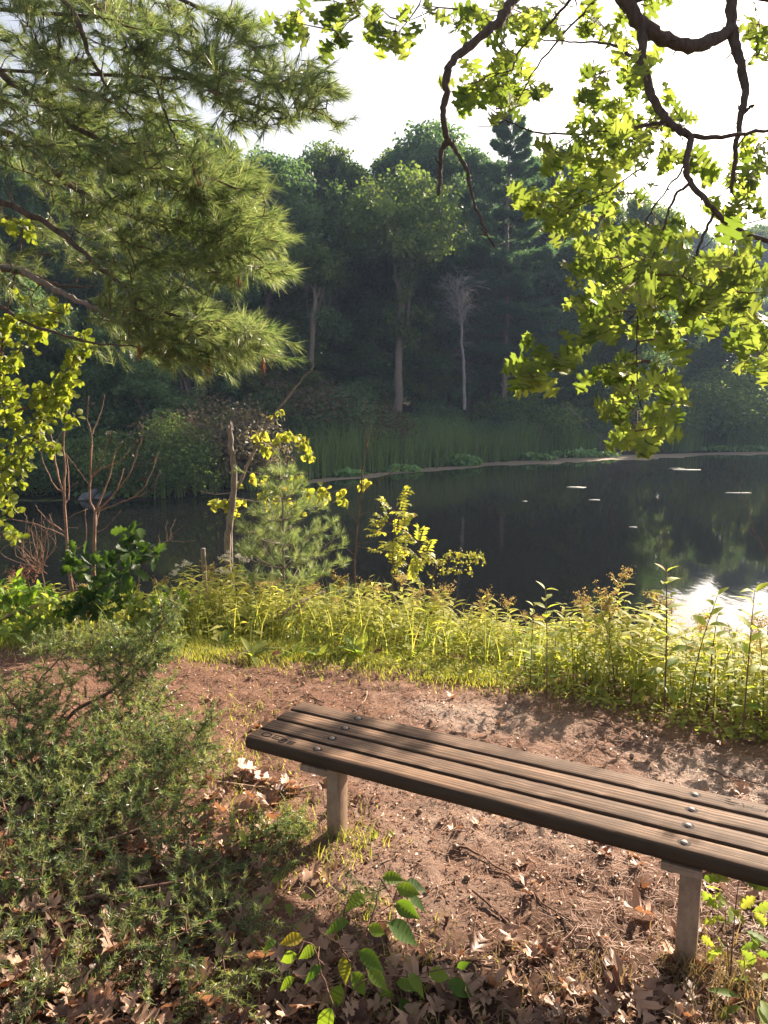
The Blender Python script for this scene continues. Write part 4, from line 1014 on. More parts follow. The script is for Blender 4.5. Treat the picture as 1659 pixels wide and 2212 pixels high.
juniper('small creeping juniper sprig on the leaf litter left of the near bench leg', rt3, [([rt3, gp(600, 1790, .06), gp(680, 1770, .08)], .006, .002), ([rt3, gp(520, 1850, .05), gp(470, 1900, .06)], .005, .002)],
        [(gp(640, 1780, .07), (.10, .09, .035), 40), (gp(560, 1800, .07), (.13, .1, .04), 40), (gp(560, 1870, .06), (.14, .1, .04), 36), (gp(500, 1800, .07), (.12, .1, .04), 30)])
rt4 = gp(760, 1935)
juniper('tiny juniper seedling tuft behind the broad-leaved seedling', rt4, [([rt4, gp(770, 1925, .04), gp(790, 1915, .07)], .004, .002)], [(gp(775, 1930, .05), (.07, .05, .03), 24)])

# ------------------------------------------------------------------ round-leaved saplings at the left edge
def leafy_sapling(name, label, cat, root, stems, E, Ts, mat, size, per, bark='twig', Y0=None, nr=(.1, -.6, .5), droop=-.15, rt=.0022):
    root = np.array(root, float); t = thing(name, label, cat, root)
    mb = MB(); sk = [limb(mb, np.array(p) - root, a, b, 6, .004, n=5) for p, a, b in stems]
    tips = np.concatenate([ell(c, r, n) for c, r, n in E]) - root
    d = grow(mb, np.concatenate(sk), tips, rt, .0009, 4, step=.09, wob=.1)
    mb.build('stems', M[bark], t)
    N = len(tips) * per
    pos = np.repeat(tips, per, 0) - np.repeat(d, per, 0) * (rng.random((N, 1)) * .10)
    lf = MB(); leaves(lf, Ts, pos, norm(np.repeat(d, per, 0) * .4 + rdir(N) * .8 + np.array([0, 0, droop])), norm(rdir(N) * .6 + np.array(nr)), size * rng.uniform(.6, 1.15, N))
    lf.build('leaves', M[mat], t); return t
B = 4.6
rb = np.array([P(-60, 1250, B)[0], B, float(gz(P(-60, 1250, B)[0], B))])
def ec(px, py, rx, ry, Y, n, dy=.15): return (P(px, py, Y), (rx * Y / 1620, dy, ry * Y / 1620), n)
leafy_sapling('buckthorn_sapling', 'sunlit sapling with small round yellow-green leaves along the left edge', 'sapling', rb,
    [([rb, P(-40, 1100, B), P(-10, 900, B), P(10, 700, B), P(40, 560, B), P(48, 490, B)], .016, .003), ([P(-10, 900, B), P(60, 880, B), P(110, 850, B), P(150, 800, B), P(170, 740, B), P(185, 725, B)], .008, .002),
     ([P(-40, 1080, B), P(40, 1000, B), P(85, 920, B), P(110, 850, B)], .008, .002), ([P(-20, 980, B), P(60, 950, B), P(110, 970, B)], .005, .002), ([P(0, 800, B), P(60, 740, B), P(100, 700, B)], .006, .002), ([P(-50, 1130, B), P(10, 1160, B), P(40, 1150, B)], .005, .002)],
    [ec(45, 500, 12, 35, B, 10), ec(85, 690, 60, 50, B, 28), ec(35, 720, 40, 40, B, 20), ec(20, 800, 30, 60, B, 26), ec(175, 745, 18, 28, B, 9), ec(160, 800, 28, 35, B, 16), ec(115, 860, 50, 40, B, 36), ec(140, 890, 26, 30, B, 12), ec(50, 920, 45, 30, B, 22), ec(90, 960, 45, 25, B, 14), ec(30, 1000, 40, 50, B, 26), ec(15, 890, 25, 50, B, 14), ec(20, 1055, 40, 25, B, 14), ec(10, 1100, 25, 25, B, 9), ec(25, 1165, 22, 14, B, 7), ec(-70, 800, 60, 250, B, 60), ec(130, 650, 20, 20, B, 5)],
    ROUND_T, 'buckthorn', .05, 6)

# ------------------------------------------------------------------ bare and dead young stems
def stick_plant(name, label, cat, Y, lines, mat='dead_stem', group=None, tips=None, down=True):
    p0 = P(*lines[0][0][0], Y); b = np.array([p0[0], p0[1], float(gz(p0[0], p0[1]))])
    t = thing(name, label, cat, b, group)
    mb = MB()
    for i, (pts, a, bb) in enumerate(lines):
        q = [P(x, y, Y + .02 * (k % 3) + .05 * ((i * 7) % 5 - 2) * (k / len(pts))) - b for k, (x, y) in enumerate(pts)]
        if i == 0 and down: q = [np.array([0, 0, -.05])] + q
        limb(mb, q, a, bb, 6, .003, n=4)
    mb.build('stems', M[mat], t)
    if tips:
        lf = MB(); tp = np.array([P(x, y, Y) - b for x, y in tips]); n = 3; N = len(tp) * n
        leaves(lf, LANCE_T[2:] + ROUND_T[1:], np.repeat(tp, n, 0) + rng.normal(0, .02, (N, 3)), norm(rdir(N) * .5 + np.array([0, 0, -1])), rdir(N), rng.uniform(.018, .034, N))
        lf.build('shrivelled_leaves', M['bark_oak'], t)
    return t
stick_plant('dead_shrub', 'left of the two dead leafless shrubs standing among dark oak leaves', 'dead shrub', 6.0, [
    ([(160, 1300), (147, 1225), (142, 1130), (139, 1065), (140, 1005), (137, 960), (142, 900), (150, 840)], .017, .003), ([(138, 1070), (126, 1030), (115, 970), (105, 930), (86, 920)], .009, .003), ([(139, 1065), (118, 1050), (95, 1000), (82, 960)], .006, .002), ([(115, 970), (135, 930)], .004, .002),
    ([(142, 1085), (148, 1070), (146, 1000), (142, 985)], .006, .003), ([(142, 1150), (110, 1130), (90, 1110), (75, 1090)], .006, .002), ([(115, 1132), (106, 1110)], .003, .002), ([(142, 1160), (100, 1140), (60, 1128), (10, 1120)], .006, .002), ([(60, 1128), (52, 1105)], .003, .0015), ([(146, 1190), (175, 1180), (186, 1165), (184, 1100)], .007, .003),
    ([(142, 1140), (160, 1140), (170, 1140)], .003, .002), ([(140, 1060), (155, 1050), (168, 1042)], .003, .002), ([(143, 1120), (175, 1105), (190, 1100)], .003, .002), ([(141, 980), (165, 1010), (190, 1045)], .003, .0015)], 'dead_stem')
stick_plant('dead_shrub', 'right of the two dead shrubs, taller and forked with shrivelled brown leaves', 'dead shrub', 6.1, [
    ([(207, 1290), (203, 1230), (206, 1106)], .020, .012), ([(205, 1106), (194, 1080), (194, 1035), (197, 985), (197, 936), (189, 905), (192, 855)], .011, .003), ([(197, 938), (208, 917), (220, 880), (226, 852)], .006, .0025), ([(206, 1106), (225, 1060), (240, 1015), (248, 980), (265, 952)], .009, .0025), ([(206, 1106), (230, 1085), (253, 1058), (272, 1035), (288, 1005), (300, 965), (309, 930), (301, 910)], .009, .002),
    ([(206, 1108), (250, 1090), (281, 1077), (310, 1055), (325, 1025), (335, 1000), (340, 980)], .007, .002), ([(281, 1077), (310, 1068), (335, 1045), (343, 1022)], .004, .002), ([(195, 1035), (215, 1015), (235, 1006), (258, 995), (280, 970), (298, 950)], .007, .002), ([(198, 1030), (220, 985), (238, 940), (240, 930)], .004, .002), ([(253, 1058), (262, 1030), (268, 1012)], .004, .003), ([(240, 1005), (247, 985)], .004, .002),
    ([(208, 1150), (235, 1135), (262, 1100)], .004, .002), ([(205, 1140), (215, 1100)], .006, .003), ([(290, 1010), (320, 998), (345, 985)], .003, .0015), ([(197, 1010), (200, 960)], .004, .003)], 'dead_stem',
    tips=[(192, 857), (188, 862), (197, 873), (226, 855), (240, 932), (238, 945), (266, 955), (272, 968), (278, 972), (290, 962), (300, 960), (293, 980), (338, 985), (330, 975), (343, 995), (340, 1010), (320, 1020), (312, 1030), (347, 1022), (330, 1048), (300, 945), (286, 965)])
stick_plant('dead_shrub', 'small dead bush with curved bare twigs right of the dark oak seedling', 'dead shrub', 5.9, [
    ([(300, 1230), (330, 1185), (355, 1172), (370, 1165), (370, 1150)], .005, .002), ([(362, 1170), (358, 1145), (362, 1125)], .003, .0015), ([(366, 1166), (370, 1140), (380, 1122)], .003, .0015), ([(370, 1168), (390, 1170), (420, 1168)], .002, .001), ([(345, 1176), (343, 1155)], .002, .001), ([(370, 1155), (390, 1140), (402, 1135)], .002, .001)], 'dead_stem')
stick_plant('dead_shrub', 'low tangle of grey leafless twigs at the far left of the bank', 'dead shrub', 6.5, [([(95, 1260), (80, 1200), (70, 1150), (72, 1120)], .006, .002)] + [
    ([(85 + rng.normal(0, 8), 1240 - 20 * rng.random()), (75 + rng.normal(0, 22), 1190 + rng.normal(0, 12)), (75 + rng.normal(0, 38), 1140 + rng.normal(0, 20))], .003, .001) for _ in range(26)], 'dead_stem')
stick_plant('bare_sapling', 'thin leafless thorny sapling in front of the reeds, right of the young pine', 'sapling', 7.3, [
    ([(766, 1250), (768, 1190), (774, 1120), (781, 1060), (782, 1020), (788, 985), (792, 960)], .010, .005), ([(792, 960), (786, 930), (783, 905), (790, 880), (793, 862)], .005, .0015), ([(792, 960), (800, 930), (803, 890), (808, 868)], .005, .0015), ([(803, 945), (815, 925), (828, 895), (834, 860), (831, 840)], .004, .0015), ([(834, 860), (842, 850)], .0015, .001), ([(790, 985), (805, 965), (825, 930), (833, 915)], .003, .0012), ([(800, 920), (815, 930), (830, 930)], .002, .001), ([(782, 1065), (810, 1045), (835, 1028), (855, 1015), (880, 1000), (895, 985)], .005, .0015), ([(855, 1015), (862, 995), (868, 985)], .0025, .001), ([(776, 1115), (795, 1105), (820, 1095)], .003, .001), ([(773, 1130), (762, 1115), (759, 1100)], .003, .001), ([(770, 1175), (790, 1172), (805, 1170)], .002, .001), ([(770, 1180), (795, 1184), (808, 1184)], .002, .001), ([(790, 990), (815, 985), (845, 975)], .0025, .001), ([(768, 1200), (755, 1190), (748, 1180)], .002, .001), ([(784, 890), (788, 870), (782, 850)], .002, .001)], 'twig')
stick_plant('dead_sapling', 'dead bent stem with side twigs rising at the right edge over the water', 'dead sapling', 5.0, [
    ([(1665, 1260), (1652, 1190), (1632, 1150), (1612, 1090), (1592, 1040), (1582, 990)], .0035, .001), ([(1632, 1150), (1620, 1140), (1605, 1145)], .0015, .001), ([(1648, 1185), (1635, 1165), (1600, 1135)], .0015, .001), ([(1655, 1230), (1654, 1100), (1658, 1050)], .002, .001)], 'twig')
stick_plant('dead_sapling', 'thin dead stem standing behind the leafy seedling near the sky reflection', 'dead sapling', 5.3, [([(1452, 1330), (1446, 1250), (1440, 1190), (1434, 1130)], .002, .0008), ([(1444, 1240), (1428, 1205), (1422, 1190)], .0012, .0006)], 'twig')

# broken pole and leaning dead-topped tree with heart leaves
def pole():
    Y = 7.6; b = P(492, 1215, Y); b[2] = float(gz(b[0], b[1])); t = thing('broken_trunk', 'broken upright grey trunk stub behind the young pine', 'dead trunk', b)
    mb = MB(); limb(mb, np.array([b - [0, 0, .1], P(492, 1200, Y), P(497, 1130, Y), P(505, 1060, Y), P(504, 1000, Y), P(498, 960, Y), P(497, 925, Y)]) - b, .035, .027, 10, .004, n=4)
    tp = P(497, 926, Y) - b
    for k in range(5):
        a = k * 1.3; o = np.array([.02 * math.cos(a), .02 * math.sin(a), -.02]); tube(mb, [tp + o, tp + o + [0, 0, .05], tp + o * 1.1 + [0, 0, .05 + .06 * rng.random()]], [.013, .009, .001], 5)
    tube(mb, [P(502, 985, Y) - b, P(507, 978, Y) - b + [0, -.03, 0]], [.02, .008], 6)
    mb.build('trunk', M['bark_pale'], t)
pole()
sb = gp(440, 1260); sb = P(440, 1250, 7.2)
st = MB(); bz = float(gz(sb[0], sb[1])); limb(st, [(0, 0, -.1), (.01, 0, sb[2] - bz - .1), (0, .01, P(440, 1185, 7.2)[2] - bz)], .03, .024, 9, .003)
tag(st.build('stump', M['bark_pale'], None, (sb[0], sb[1], bz)), 'short broken stub poking out of the weeds left of the young pine', 'stump')
Y = 7.8
b = P(500, 1090, Y); b[2] = float(gz(b[0], b[1]))
leafy_sapling('leaning_sapling', 'slanting dead-topped sapling with drooping yellow heart leaves around its lower limbs', 'sapling', b, [
    ([b, P(496, 1120, Y), P(518, 1045, Y), P(552, 968, Y), P(598, 888, Y), P(640, 835, Y), P(677, 791, Y)], .024, .006), ([P(677, 791, Y), P(672, 778, Y), P(660, 772, Y)], .004, .0015), ([P(670, 800, Y), P(690, 805, Y), P(700, 806, Y)], .003, .001), ([P(632, 845, Y), P(655, 838, Y), P(672, 838, Y)], .004, .001), ([P(595, 892, Y), P(620, 888, Y), P(645, 888, Y)], .003, .001), ([P(575, 918, Y), P(610, 930, Y), P(650, 945, Y), P(705, 945, Y)], .005, .0012),
    ([P(552, 968, Y), P(600, 963, Y), P(640, 958, Y), P(690, 942, Y)], .006, .0012), ([P(530, 1018, Y), P(580, 1025, Y), P(640, 1026, Y), P(690, 1018, Y)], .006, .0012), ([P(512, 1060, Y), P(470, 1068, Y), P(440, 1062, Y), P(425, 1058, Y)], .006, .0012), ([P(505, 1075, Y), P(560, 1085, Y), P(640, 1080, Y), P(700, 1070, Y), P(760, 1050, Y), P(790, 1040, Y)], .008, .0015), ([P(500, 1090, Y), P(460, 1085, Y), P(445, 1088, Y)], .004, .001), ([P(498, 1110, Y), P(530, 1100, Y)], .004, .001)],
    [ec(552, 940, 12, 8, Y, 4), ec(600, 945, 45, 10, Y, 11), ec(650, 950, 22, 20, Y, 7), ec(570, 975, 20, 8, Y, 4), ec(665, 985, 14, 12, Y, 4), ec(605, 885, 6, 5, Y, 2), ec(515, 1040, 12, 10, Y, 3), ec(470, 1085, 30, 10, Y, 8), ec(510, 1085, 25, 16, Y, 8), ec(560, 1050, 40, 20, Y, 9), ec(640, 1050, 40, 15, Y, 9), ec(690, 1065, 45, 22, Y, 14), ec(740, 1085, 14, 10, Y, 3), ec(785, 1045, 10, 8, Y, 3), ec(640, 1100, 40, 16, Y, 7), ec(500, 1110, 14, 10, Y, 4), ec(600, 1080, 30, 14, Y, 6)],
    HEART_T, 'gold_leaf', .085, 3, 'bark_pale', nr=(.2, -.8, .2), droop=-.9)

# young white pine
def young_pine():
    Y = 7.0; b = P(612, 1290, Y); b[2] = float(gz(b[0], b[1])); t = thing('young_pine', 'young soft-needled pine about head height standing in the weeds at the water edge', 'pine tree', b)
    mb = MB(); top = P(604, 992, Y) - b
    tk = limb(mb, [(0, 0, -.05), (.0, 0, top[2] * .3), P(611, 1120, Y) - b, top], .020, .004, 8, .002, n=5)
    tips = [top + [0, 0, .02]]; sk = [tk]
    for f, L, k in ((.22, .52, 7), (.34, .58, 8), (.46, .55, 8), (.58, .44, 7), (.70, .32, 6), (.81, .2, 6), (.91, .1, 5)):
        z = f * top[2]; a0 = rng.random() * 6.28
        for i in range(k):
            a = a0 + i * 6.28 / k + rng.normal(0, .2); l = L * rng.uniform(.8, 1.15) * (1.12 if math.cos(a) > 0 else .9); s = np.array([0, 0, z]); e = s + np.array([l * math.cos(a), l * math.sin(a), l * rng.uniform(.25, .5)])
            q = limb(mb, [s, (s + e) / 2 - [0, 0, .03], e], .006, .0022, 5, n=4); sk.append(q); tips.append(e)
            for _ in range(int(5 + 14 * l)):
                u = rng.uniform(.25, 1); c = s + (e - s) * u; tips.append(c + np.array([-math.sin(a), math.cos(a), 0]) * rng.normal(0, .16 * (1.2 - u)) + [0, 0, rng.normal(.02, .03)])
    tips = np.array(tips); d = grow(mb, np.concatenate(sk), tips, .002, .001, 4)
    mb.build('trunk', M['bark_pale'], t)
    ax = norm(d * .6 + norm(tips * [1, 1, 0]) * .35 + np.array([0, 0, .4])); nd = MB()
    needles(nd, tips - ax * .05, ax, 46, .10, .08, .0032, (.2, .75), .1, 0, np.clip(rng.normal(.5, .2, len(tips)), 0, 1)); nd.build('needles', M['pine'], t)
young_pine()

# dark oak seedling round the dead shrubs' feet
Y = 5.75
b = P(190, 1340, Y); b[2] = float(gz(b[0], b[1]))
leafy_sapling('oak_seedling', 'dark lobed-leaf young oak clustered round the feet of the dead shrubs', 'sapling', b,
    [([b, P(190, 1300, Y), P(230, 1240, Y), P(270, 1190, Y), P(300, 1150, Y)], .008, .002), ([b, P(180, 1290, Y), P(150, 1240, Y), P(140, 1200, Y)], .006, .002), ([b, P(200, 1290, Y), P(250, 1250, Y), P(330, 1210, Y)], .006, .002)],
    [ec(160, 1230, 45, 35, Y, 6), ec(210, 1260, 60, 50, Y, 11, .25), ec(270, 1210, 45, 40, Y, 8), ec(320, 1200, 30, 25, Y, 6), ec(290, 1150, 35, 14, Y, 4), ec(160, 1310, 50, 30, Y, 10, .2), ec(240, 1310, 45, 30, Y, 8, .2)], WOAK_T, 'oak_dark', .14, 4, nr=(.1, -.5, .7), droop=.1)

for px, pyt, Y, w, n, mt, lb in ((45, 1235, 5.9, 60, 26, 'hazel', 'leafy green bush at the far left of the bank'), (115, 1275, 5.7, 45, 20, 'broad', 'yellow-green bush left of the dark oak seedling'), (310, 1265, 5.75, 48, 22, 'broad', 'light green bush right of the dark oak seedling'), (370, 1270, 5.9, 36, 14, 'hazel', 'green bush between the oak seedling and the white-headed wildflowers'), (20, 1330, 5.6, 50, 20, 'broad', 'low sunny bush at the left edge, nearest the path'), (-50, 1250, 5.9, 50, 18, 'hazel', 'bush cut by the left edge of the picture')):
    b = P(px, 1420, Y); b[2] = float(gz(b[0], b[1]))
    leafy_sapling('bank_bush', lb, 'bush', b, [([b, P(px - 10, pyt + 60, Y), P(px - 15, pyt + 15, Y)], .006, .002), ([b, P(px + 20, pyt + 60, Y), P(px + w * .6, pyt + 25, Y)], .005, .002), ([b, P(px - 25, pyt + 70, Y), P(px - w * .7, pyt + 30, Y)], .005, .002)],
        [ec(px, pyt + 30, w, 30, Y, n, .18), ec(px, pyt + 75, w * 1.1, 35, Y, n, .2)], ELLI_T, mt, .085, 5, nr=(.1, -.4, .8), droop=.1)

# compound-leaved shrub and small round-leaved bush behind the weeds
def compound(label, root, stems, tips, L, nl, lsz, mat, name='compound_leaf_shrub', spread=.9):
    root = np.array(root, float); t = thing(name, label, 'shrub', root); mb = MB(); lf = MB()
    sk = [limb(mb, np.array(p) - root, a, b_, 6, .003, n=4) for p, a, b_ in stems]
    tips = np.array(tips) - root; d = grow(mb, np.concatenate(sk), tips, .003, .0015, 4)
    pos, ax, nr = [], [], []
    for tp, dd in zip(tips, d):
        for _ in range(4):
            r = norm(dd * .5 + rdir(1)[0] * spread + np.array([0, 0, .15])); side = norm(np.cross(r, [0.1, 0, 1])); up = np.cross(side, r)
            e = tp + r * L; tube(mb, [tp, (tp + e) / 2 + [0, 0, .02], e + [0, 0, -.02]], [.0012, .001, .0006], 3, cap=False)
            for k in range(nl):
                u = .25 + .75 * k / (nl - 1); c = tp + (e - tp) * u
                for s in (-1, 1): pos.append(c); ax.append(norm(side * s + r * .45)); nr.append(up + rng.normal(0, .3, 3))
            pos.append(e); ax.append(r); nr.append(up)
    leaves(lf, ELLI_T, np.array(pos), np.array(ax), np.array(nr), lsz * rng.uniform(.8, 1.1, len(pos)))
    mb.build('stems', M['twig'], t); lf.build('leaves', M[mat], t)
Y = 6.9; b = P(850, 1270, Y); b[2] = float(gz(b[0], b[1]))
compound('yellow-green shrub with feathery compound leaves against the dark water', b, [([b, P(848, 1220, Y), P(852, 1150, Y), P(856, 1095, Y)], .010, .002), ([P(850, 1230, Y), P(880, 1200, Y), P(915, 1170, Y)], .006, .002)],
         [P(858, 1085, Y), P(850, 1105, Y), P(862, 1115, Y), P(840, 1130, Y), P(865, 1140, Y), P(830, 1150, Y), P(850, 1165, Y), P(880, 1185, Y), P(905, 1175, Y), P(835, 1195, Y), P(870, 1205, Y), P(900, 1200, Y), P(850, 1225, Y), P(920, 1195, Y), P(890, 1230, Y)], .15, 5, .055, 'gold_leaf')
Y = 6.8; b = P(930, 1290, Y); b[2] = float(gz(b[0], b[1]))
leafy_sapling('small_leaved_shrub', 'arching branch of tiny yellow leaves reaching right over the dark water', 'shrub', b,
    [([b, P(935, 1250, Y), P(960, 1215, Y), P(1000, 1200, Y), P(1045, 1205, Y)], .007, .0015), ([P(945, 1240, Y), P(985, 1230, Y), P(1020, 1235, Y)], .004, .001)],
    [ec(1000, 1195, 40, 12, Y, 26), ec(1035, 1210, 18, 12, Y, 9), ec(985, 1225, 40, 20, Y, 22), ec(940, 1225, 25, 25, Y, 14)], ROUND_T, 'gold_leaf', .026, 7, nr=(.1, -.5, .5))

# ------------------------------------------------------------------ the weedy bank
def goldenrod_mesh(h, nl, plume):
    st, lf, fl = MB(), MB(), MB()
    lean = rng.normal(0, .12, 2)
    q = smooth_path([(0, 0, -.05), (lean[0] * .3, lean[1] * .3, h * .5), (lean[0], lean[1], h)], 4); tube(st, q, np.linspace(.0035, .0015, len(q)), 5)
    u = np.linspace(.12, .97, nl) + rng.normal(0, .01, nl); u = np.clip(u, .05, 1)
    pos = np.stack([np.interp(u, np.linspace(0, 1, len(q)), q[:, k]) for k in range(3)], 1)
    a = np.arange(nl) * 2.4 + rng.normal(0, .3, nl)
    ax = np.stack([np.cos(a), np.sin(a), rng.uniform(.1, .8, nl)], 1); nr = np.stack([-np.cos(a) * .6, -np.sin(a) * .6, np.ones(nl)], 1) + rng.normal(0, .25, (nl, 3))
    sz = np.interp(u, [0, .3, .8, 1], [.07, .15, .13, .065]) * rng.uniform(.8, 1.2, nl)
    leaves(lf, LANCE_T, pos, norm(ax), nr, sz, 0, np.clip(.25 + .5 * u + rng.normal(0, .13, nl), 0, 1))
    if plume:
        tp = q[-1]
        for i in range(9):
            a = rng.random() * 6.28; L = rng.uniform(.05, .11); e = tp + np.array([L * math.cos(a), L * math.sin(a), rng.uniform(-.01, .06)]); s = tp - [0, 0, rng.uniform(.0, .09)]
            tube(st, [s, (s + e) / 2 + [0, 0, .015], e], [.0012, .001, .0006], 3, cap=False)
            m_ = 26; uu = rng.random((m_, 1)); p = s + (e - s) * uu + rng.normal(0, .007, (m_, 3)) + np.array([0, 0, .008])
            inst(fl, DIAM_T, p, rdir(m_), rdir(m_), rng.uniform(.008, .016, m_))
    return (st.mesh('stem', M['stem']), lf.mesh('leaves', M['goldenrod']), fl.mesh('flower_plume', M['flower']) if plume else None)
def broad_mesh(h, nl, size, mat, Ts, upright=.5):
    st, lf = MB(), MB(); lean = rng.normal(0, .07, 2)
    q = smooth_path([(0, 0, -.05), (lean[0] * .4, lean[1] * .4, h * .55), (lean[0], lean[1], h)], 4); tube(st, q, np.linspace(.005, .002, len(q)), 6)
    k = nl // 2; u = np.repeat(np.linspace(.22, 1, k), 2); pos = np.stack([np.interp(u, np.linspace(0, 1, len(q)), q[:, c]) for c in range(3)], 1)
    a = np.repeat(np.arange(k) * 1.57, 2) + np.tile([0, math.pi], k) + rng.normal(0, .3, nl)
    ax = np.stack([np.cos(a), np.sin(a), upright * (.3 + u) + rng.normal(0, .15, nl)], 1); nr = np.stack([-np.cos(a) * .5, -np.sin(a) * .5, np.ones(nl)], 1) + rng.normal(0, .25, (nl, 3))
    leaves(lf, Ts, pos, norm(ax), nr, size * np.interp(u, [0, .5, 1], [.8, 1.1, .7]) * rng.uniform(.8, 1.2, nl), 0, np.clip(.2 + .6 * u + rng.normal(0, .15, nl), 0, 1))
    return (st.mesh('stem', M['twig']), lf.mesh('leaves', M[mat]), None)
GR = [goldenrod_mesh(rng.uniform(.5, .7), int(rng.integers(26, 36)), i % 5 == 0) for i in range(12)]
BR = [broad_mesh(rng.uniform(.45, .6), 14, .09, 'broad', ELLI_T) for i in range(4)] + [broad_mesh(.45, 12, .075, 'goldenrod', ELLI_T) for i in range(2)]
def put_plant(ms, name, label, cat, x, y, s=1.0, group=None, z=None):
    t = thing(name, label, cat, (x, y, float(gz(x, y)) if z is None else z), group); t.scale = (s,) * 3; t.rotation_euler.z = rng.random() * 6.28
    link('stem', ms[0], t); link('leaves', ms[1], t)
    if ms[2]: link('flower_plume', ms[2], t)
    return t
def hmax(x, y):      # rows the weed tops reach in the photograph
    px = 829.5 + x / y * 1620
    py = np.interp(px, [-200, 0, 100, 350, 420, 520, 700, 800, 950, 1050, 1150, 1300, 1450, 1560, 1659, 1900], [1200, 1230, 1255, 1250, 1235, 1235, 1250, 1235, 1275, 1310, 1330, 1305, 1290, 1330, 1330, 1330])
    return P(0, py, y)[2] - float(gz(x, y))
pts = []
tries = 0
while len(pts) < 285 and tries < 20000:
    tries += 1
    y = rng.uniform(3.5, 7.3); x = rng.uniform(-.62, .62) * y
    if x < -3.2 or y < y_edge(x) + .16 + (.22 if x < .9 else 0) or y > y_edge(x) + 1.55: continue
    if -2.75 < x < -1.75 and 5.5 < y < 6.1: continue
    if all((x - a) ** 2 + (y - b_) ** 2 > .0095 for a, b_ in pts): pts.append((x, y))
for x, y in pts:
    hm = float(np.clip(hmax(x, y), .2, 1.0)) * rng.uniform(.62, 1.0)
    if rng.random() < (.36 if x > 1.0 else (.45 if x < -1.2 else .22)):
        ms = BR[int(rng.integers(0, len(BR)))]; put_plant(ms, 'broad_leaved_weed', 'broad-leaved yellow-green weed growing in the sunny bank beyond the path', 'weed', x, y, hm / .55, 'broad-leaved weeds on the bank')
    else:
        ms = GR[int(rng.integers(0, len(GR)))]; put_plant(ms, 'goldenrod', 'narrow-leaved goldenrod stalk growing in the sunny bank beyond the path', 'wild plant', x, y, hm / .62, 'goldenrod stalks on the bank')
# taller flowering goldenrods that stand out against the water
PL = [goldenrod_mesh(rng.uniform(.6, .75), 36, True) for _ in range(4)]
for px, pyt, Y, lb in ((1062, 1262, 5.9, 'goldenrod with a brown plume leaning right, left of the dark water gap'), (1115, 1290, 5.6, 'short brown-plumed goldenrod left of the broad-leaved seedling'), (1045, 1290, 5.7, 'brown goldenrod tuft below the leaning plume'), (1275, 1268, 5.2, 'brown-plumed goldenrod just right of the broad-leaved seedling'), (1250, 1300, 5.1, 'rusty goldenrod plume with drooping leaves beside the seedling'), (1340, 1262, 5.1, 'tall goldenrod with a flat brown head before the water, left of a pair'), (1408, 1250, 5.0, 'tall goldenrod with a flat brown head, right of a pair'),
                       (1320, 1295, 5.2, 'yellowish goldenrod between two brown-headed ones'), (725, 1225, 6.6, 'slender goldenrod with a tan plume right of the young pine'), (440, 1205, 6.4, 'goldenrod with a golden plume left of the broken stub'), (535, 1245, 6.5, 'goldenrod with tan plume below the young pine'), (780, 1240, 6.6, 'tan-plumed goldenrod at the foot of the bare sapling'), (905, 1245, 6.4, 'tan-plumed goldenrod below the compound-leaved shrub'), (950, 1265, 6.2, 'rusty goldenrod below the arching small-leaved branch'), (1540, 1330, 4.8, 'brown-headed goldenrod before the bright sky reflection')):
    p = P(px, pyt, Y); g = float(gz(p[0], p[1])); put_plant(PL[int(rng.integers(0, 4))], 'goldenrod', lb, 'wild plant', p[0], p[1], (p[2] - g) / .70, 'flowering goldenrods')
# young dogwood-like seedlings with big leaves
DW = [broad_mesh(.75, 18, .115, 'broad', ELLI_T, .7) for _ in range(3)]
for k, (px, pyt, Y, lb) in enumerate(((1190, 1258, 4.75, 'big-leaved seedling with two upright shoots against the water, centre right'), (1455, 1212, 4.55, 'tallest big-leaved seedling in front of the bright sky reflection'), (1500, 1270, 4.6, 'shorter big-leaved seedling touching the right side of the tallest one'), (1628, 1262, 4.3, 'big-leaved seedling cut by the right edge of the picture'), (1150, 1300, 4.85, 'smaller big-leaved shoot left of the two-shooted seedling'))):
    p = P(px, pyt, Y); g = float(gz(p[0], p[1])); put_plant(DW[k % 3], 'leafy_seedling', lb, 'seedling', p[0], p[1], (p[2] - g) / .80, 'big-leaved seedlings along the path edge')
# white-flowered plants
def bone_mesh():
    m = goldenrod_mesh(.7, 30, False); fl = MB()
    for _ in range(7):
        c = np.array([rng.normal(0, .045), rng.normal(0, .045), .70 + rng.normal(0, .015)]); p = ell(c, (.022, .022, .012), 40); inst(fl, DIAM_T, p, rdir(40), rdir(40), .011)
    return (m[0], m[1], fl.mesh('flower_head', M['white_flower']))
BN = bone_mesh()
for px, pyt, Y, lb in ((487, 1196, 6.3, 'white-headed wildflower just right of the broken stub'), (515, 1204, 6.3, 'white-headed wildflower nearer the young pine'), (482, 1232, 6.2, 'lower white-headed wildflower between the stub and the pine'), (405, 1215, 6.2, 'wildflower with a broad creamy head left of the stub'), (385, 1232, 6.1, 'creamy wildflower head beside the dark oak seedling'), (418, 1290, 5.9, 'faded creamy wildflower head low in the weeds')):
    p = P(px, pyt, Y); g = float(gz(p[0], p[1])); t = put_plant(BN, 'white_wildflower', lb, 'wildflower', p[0], p[1], (p[2] - g) / .72, 'white-headed wildflowers')
    t.children[2].name = 'flower_head'
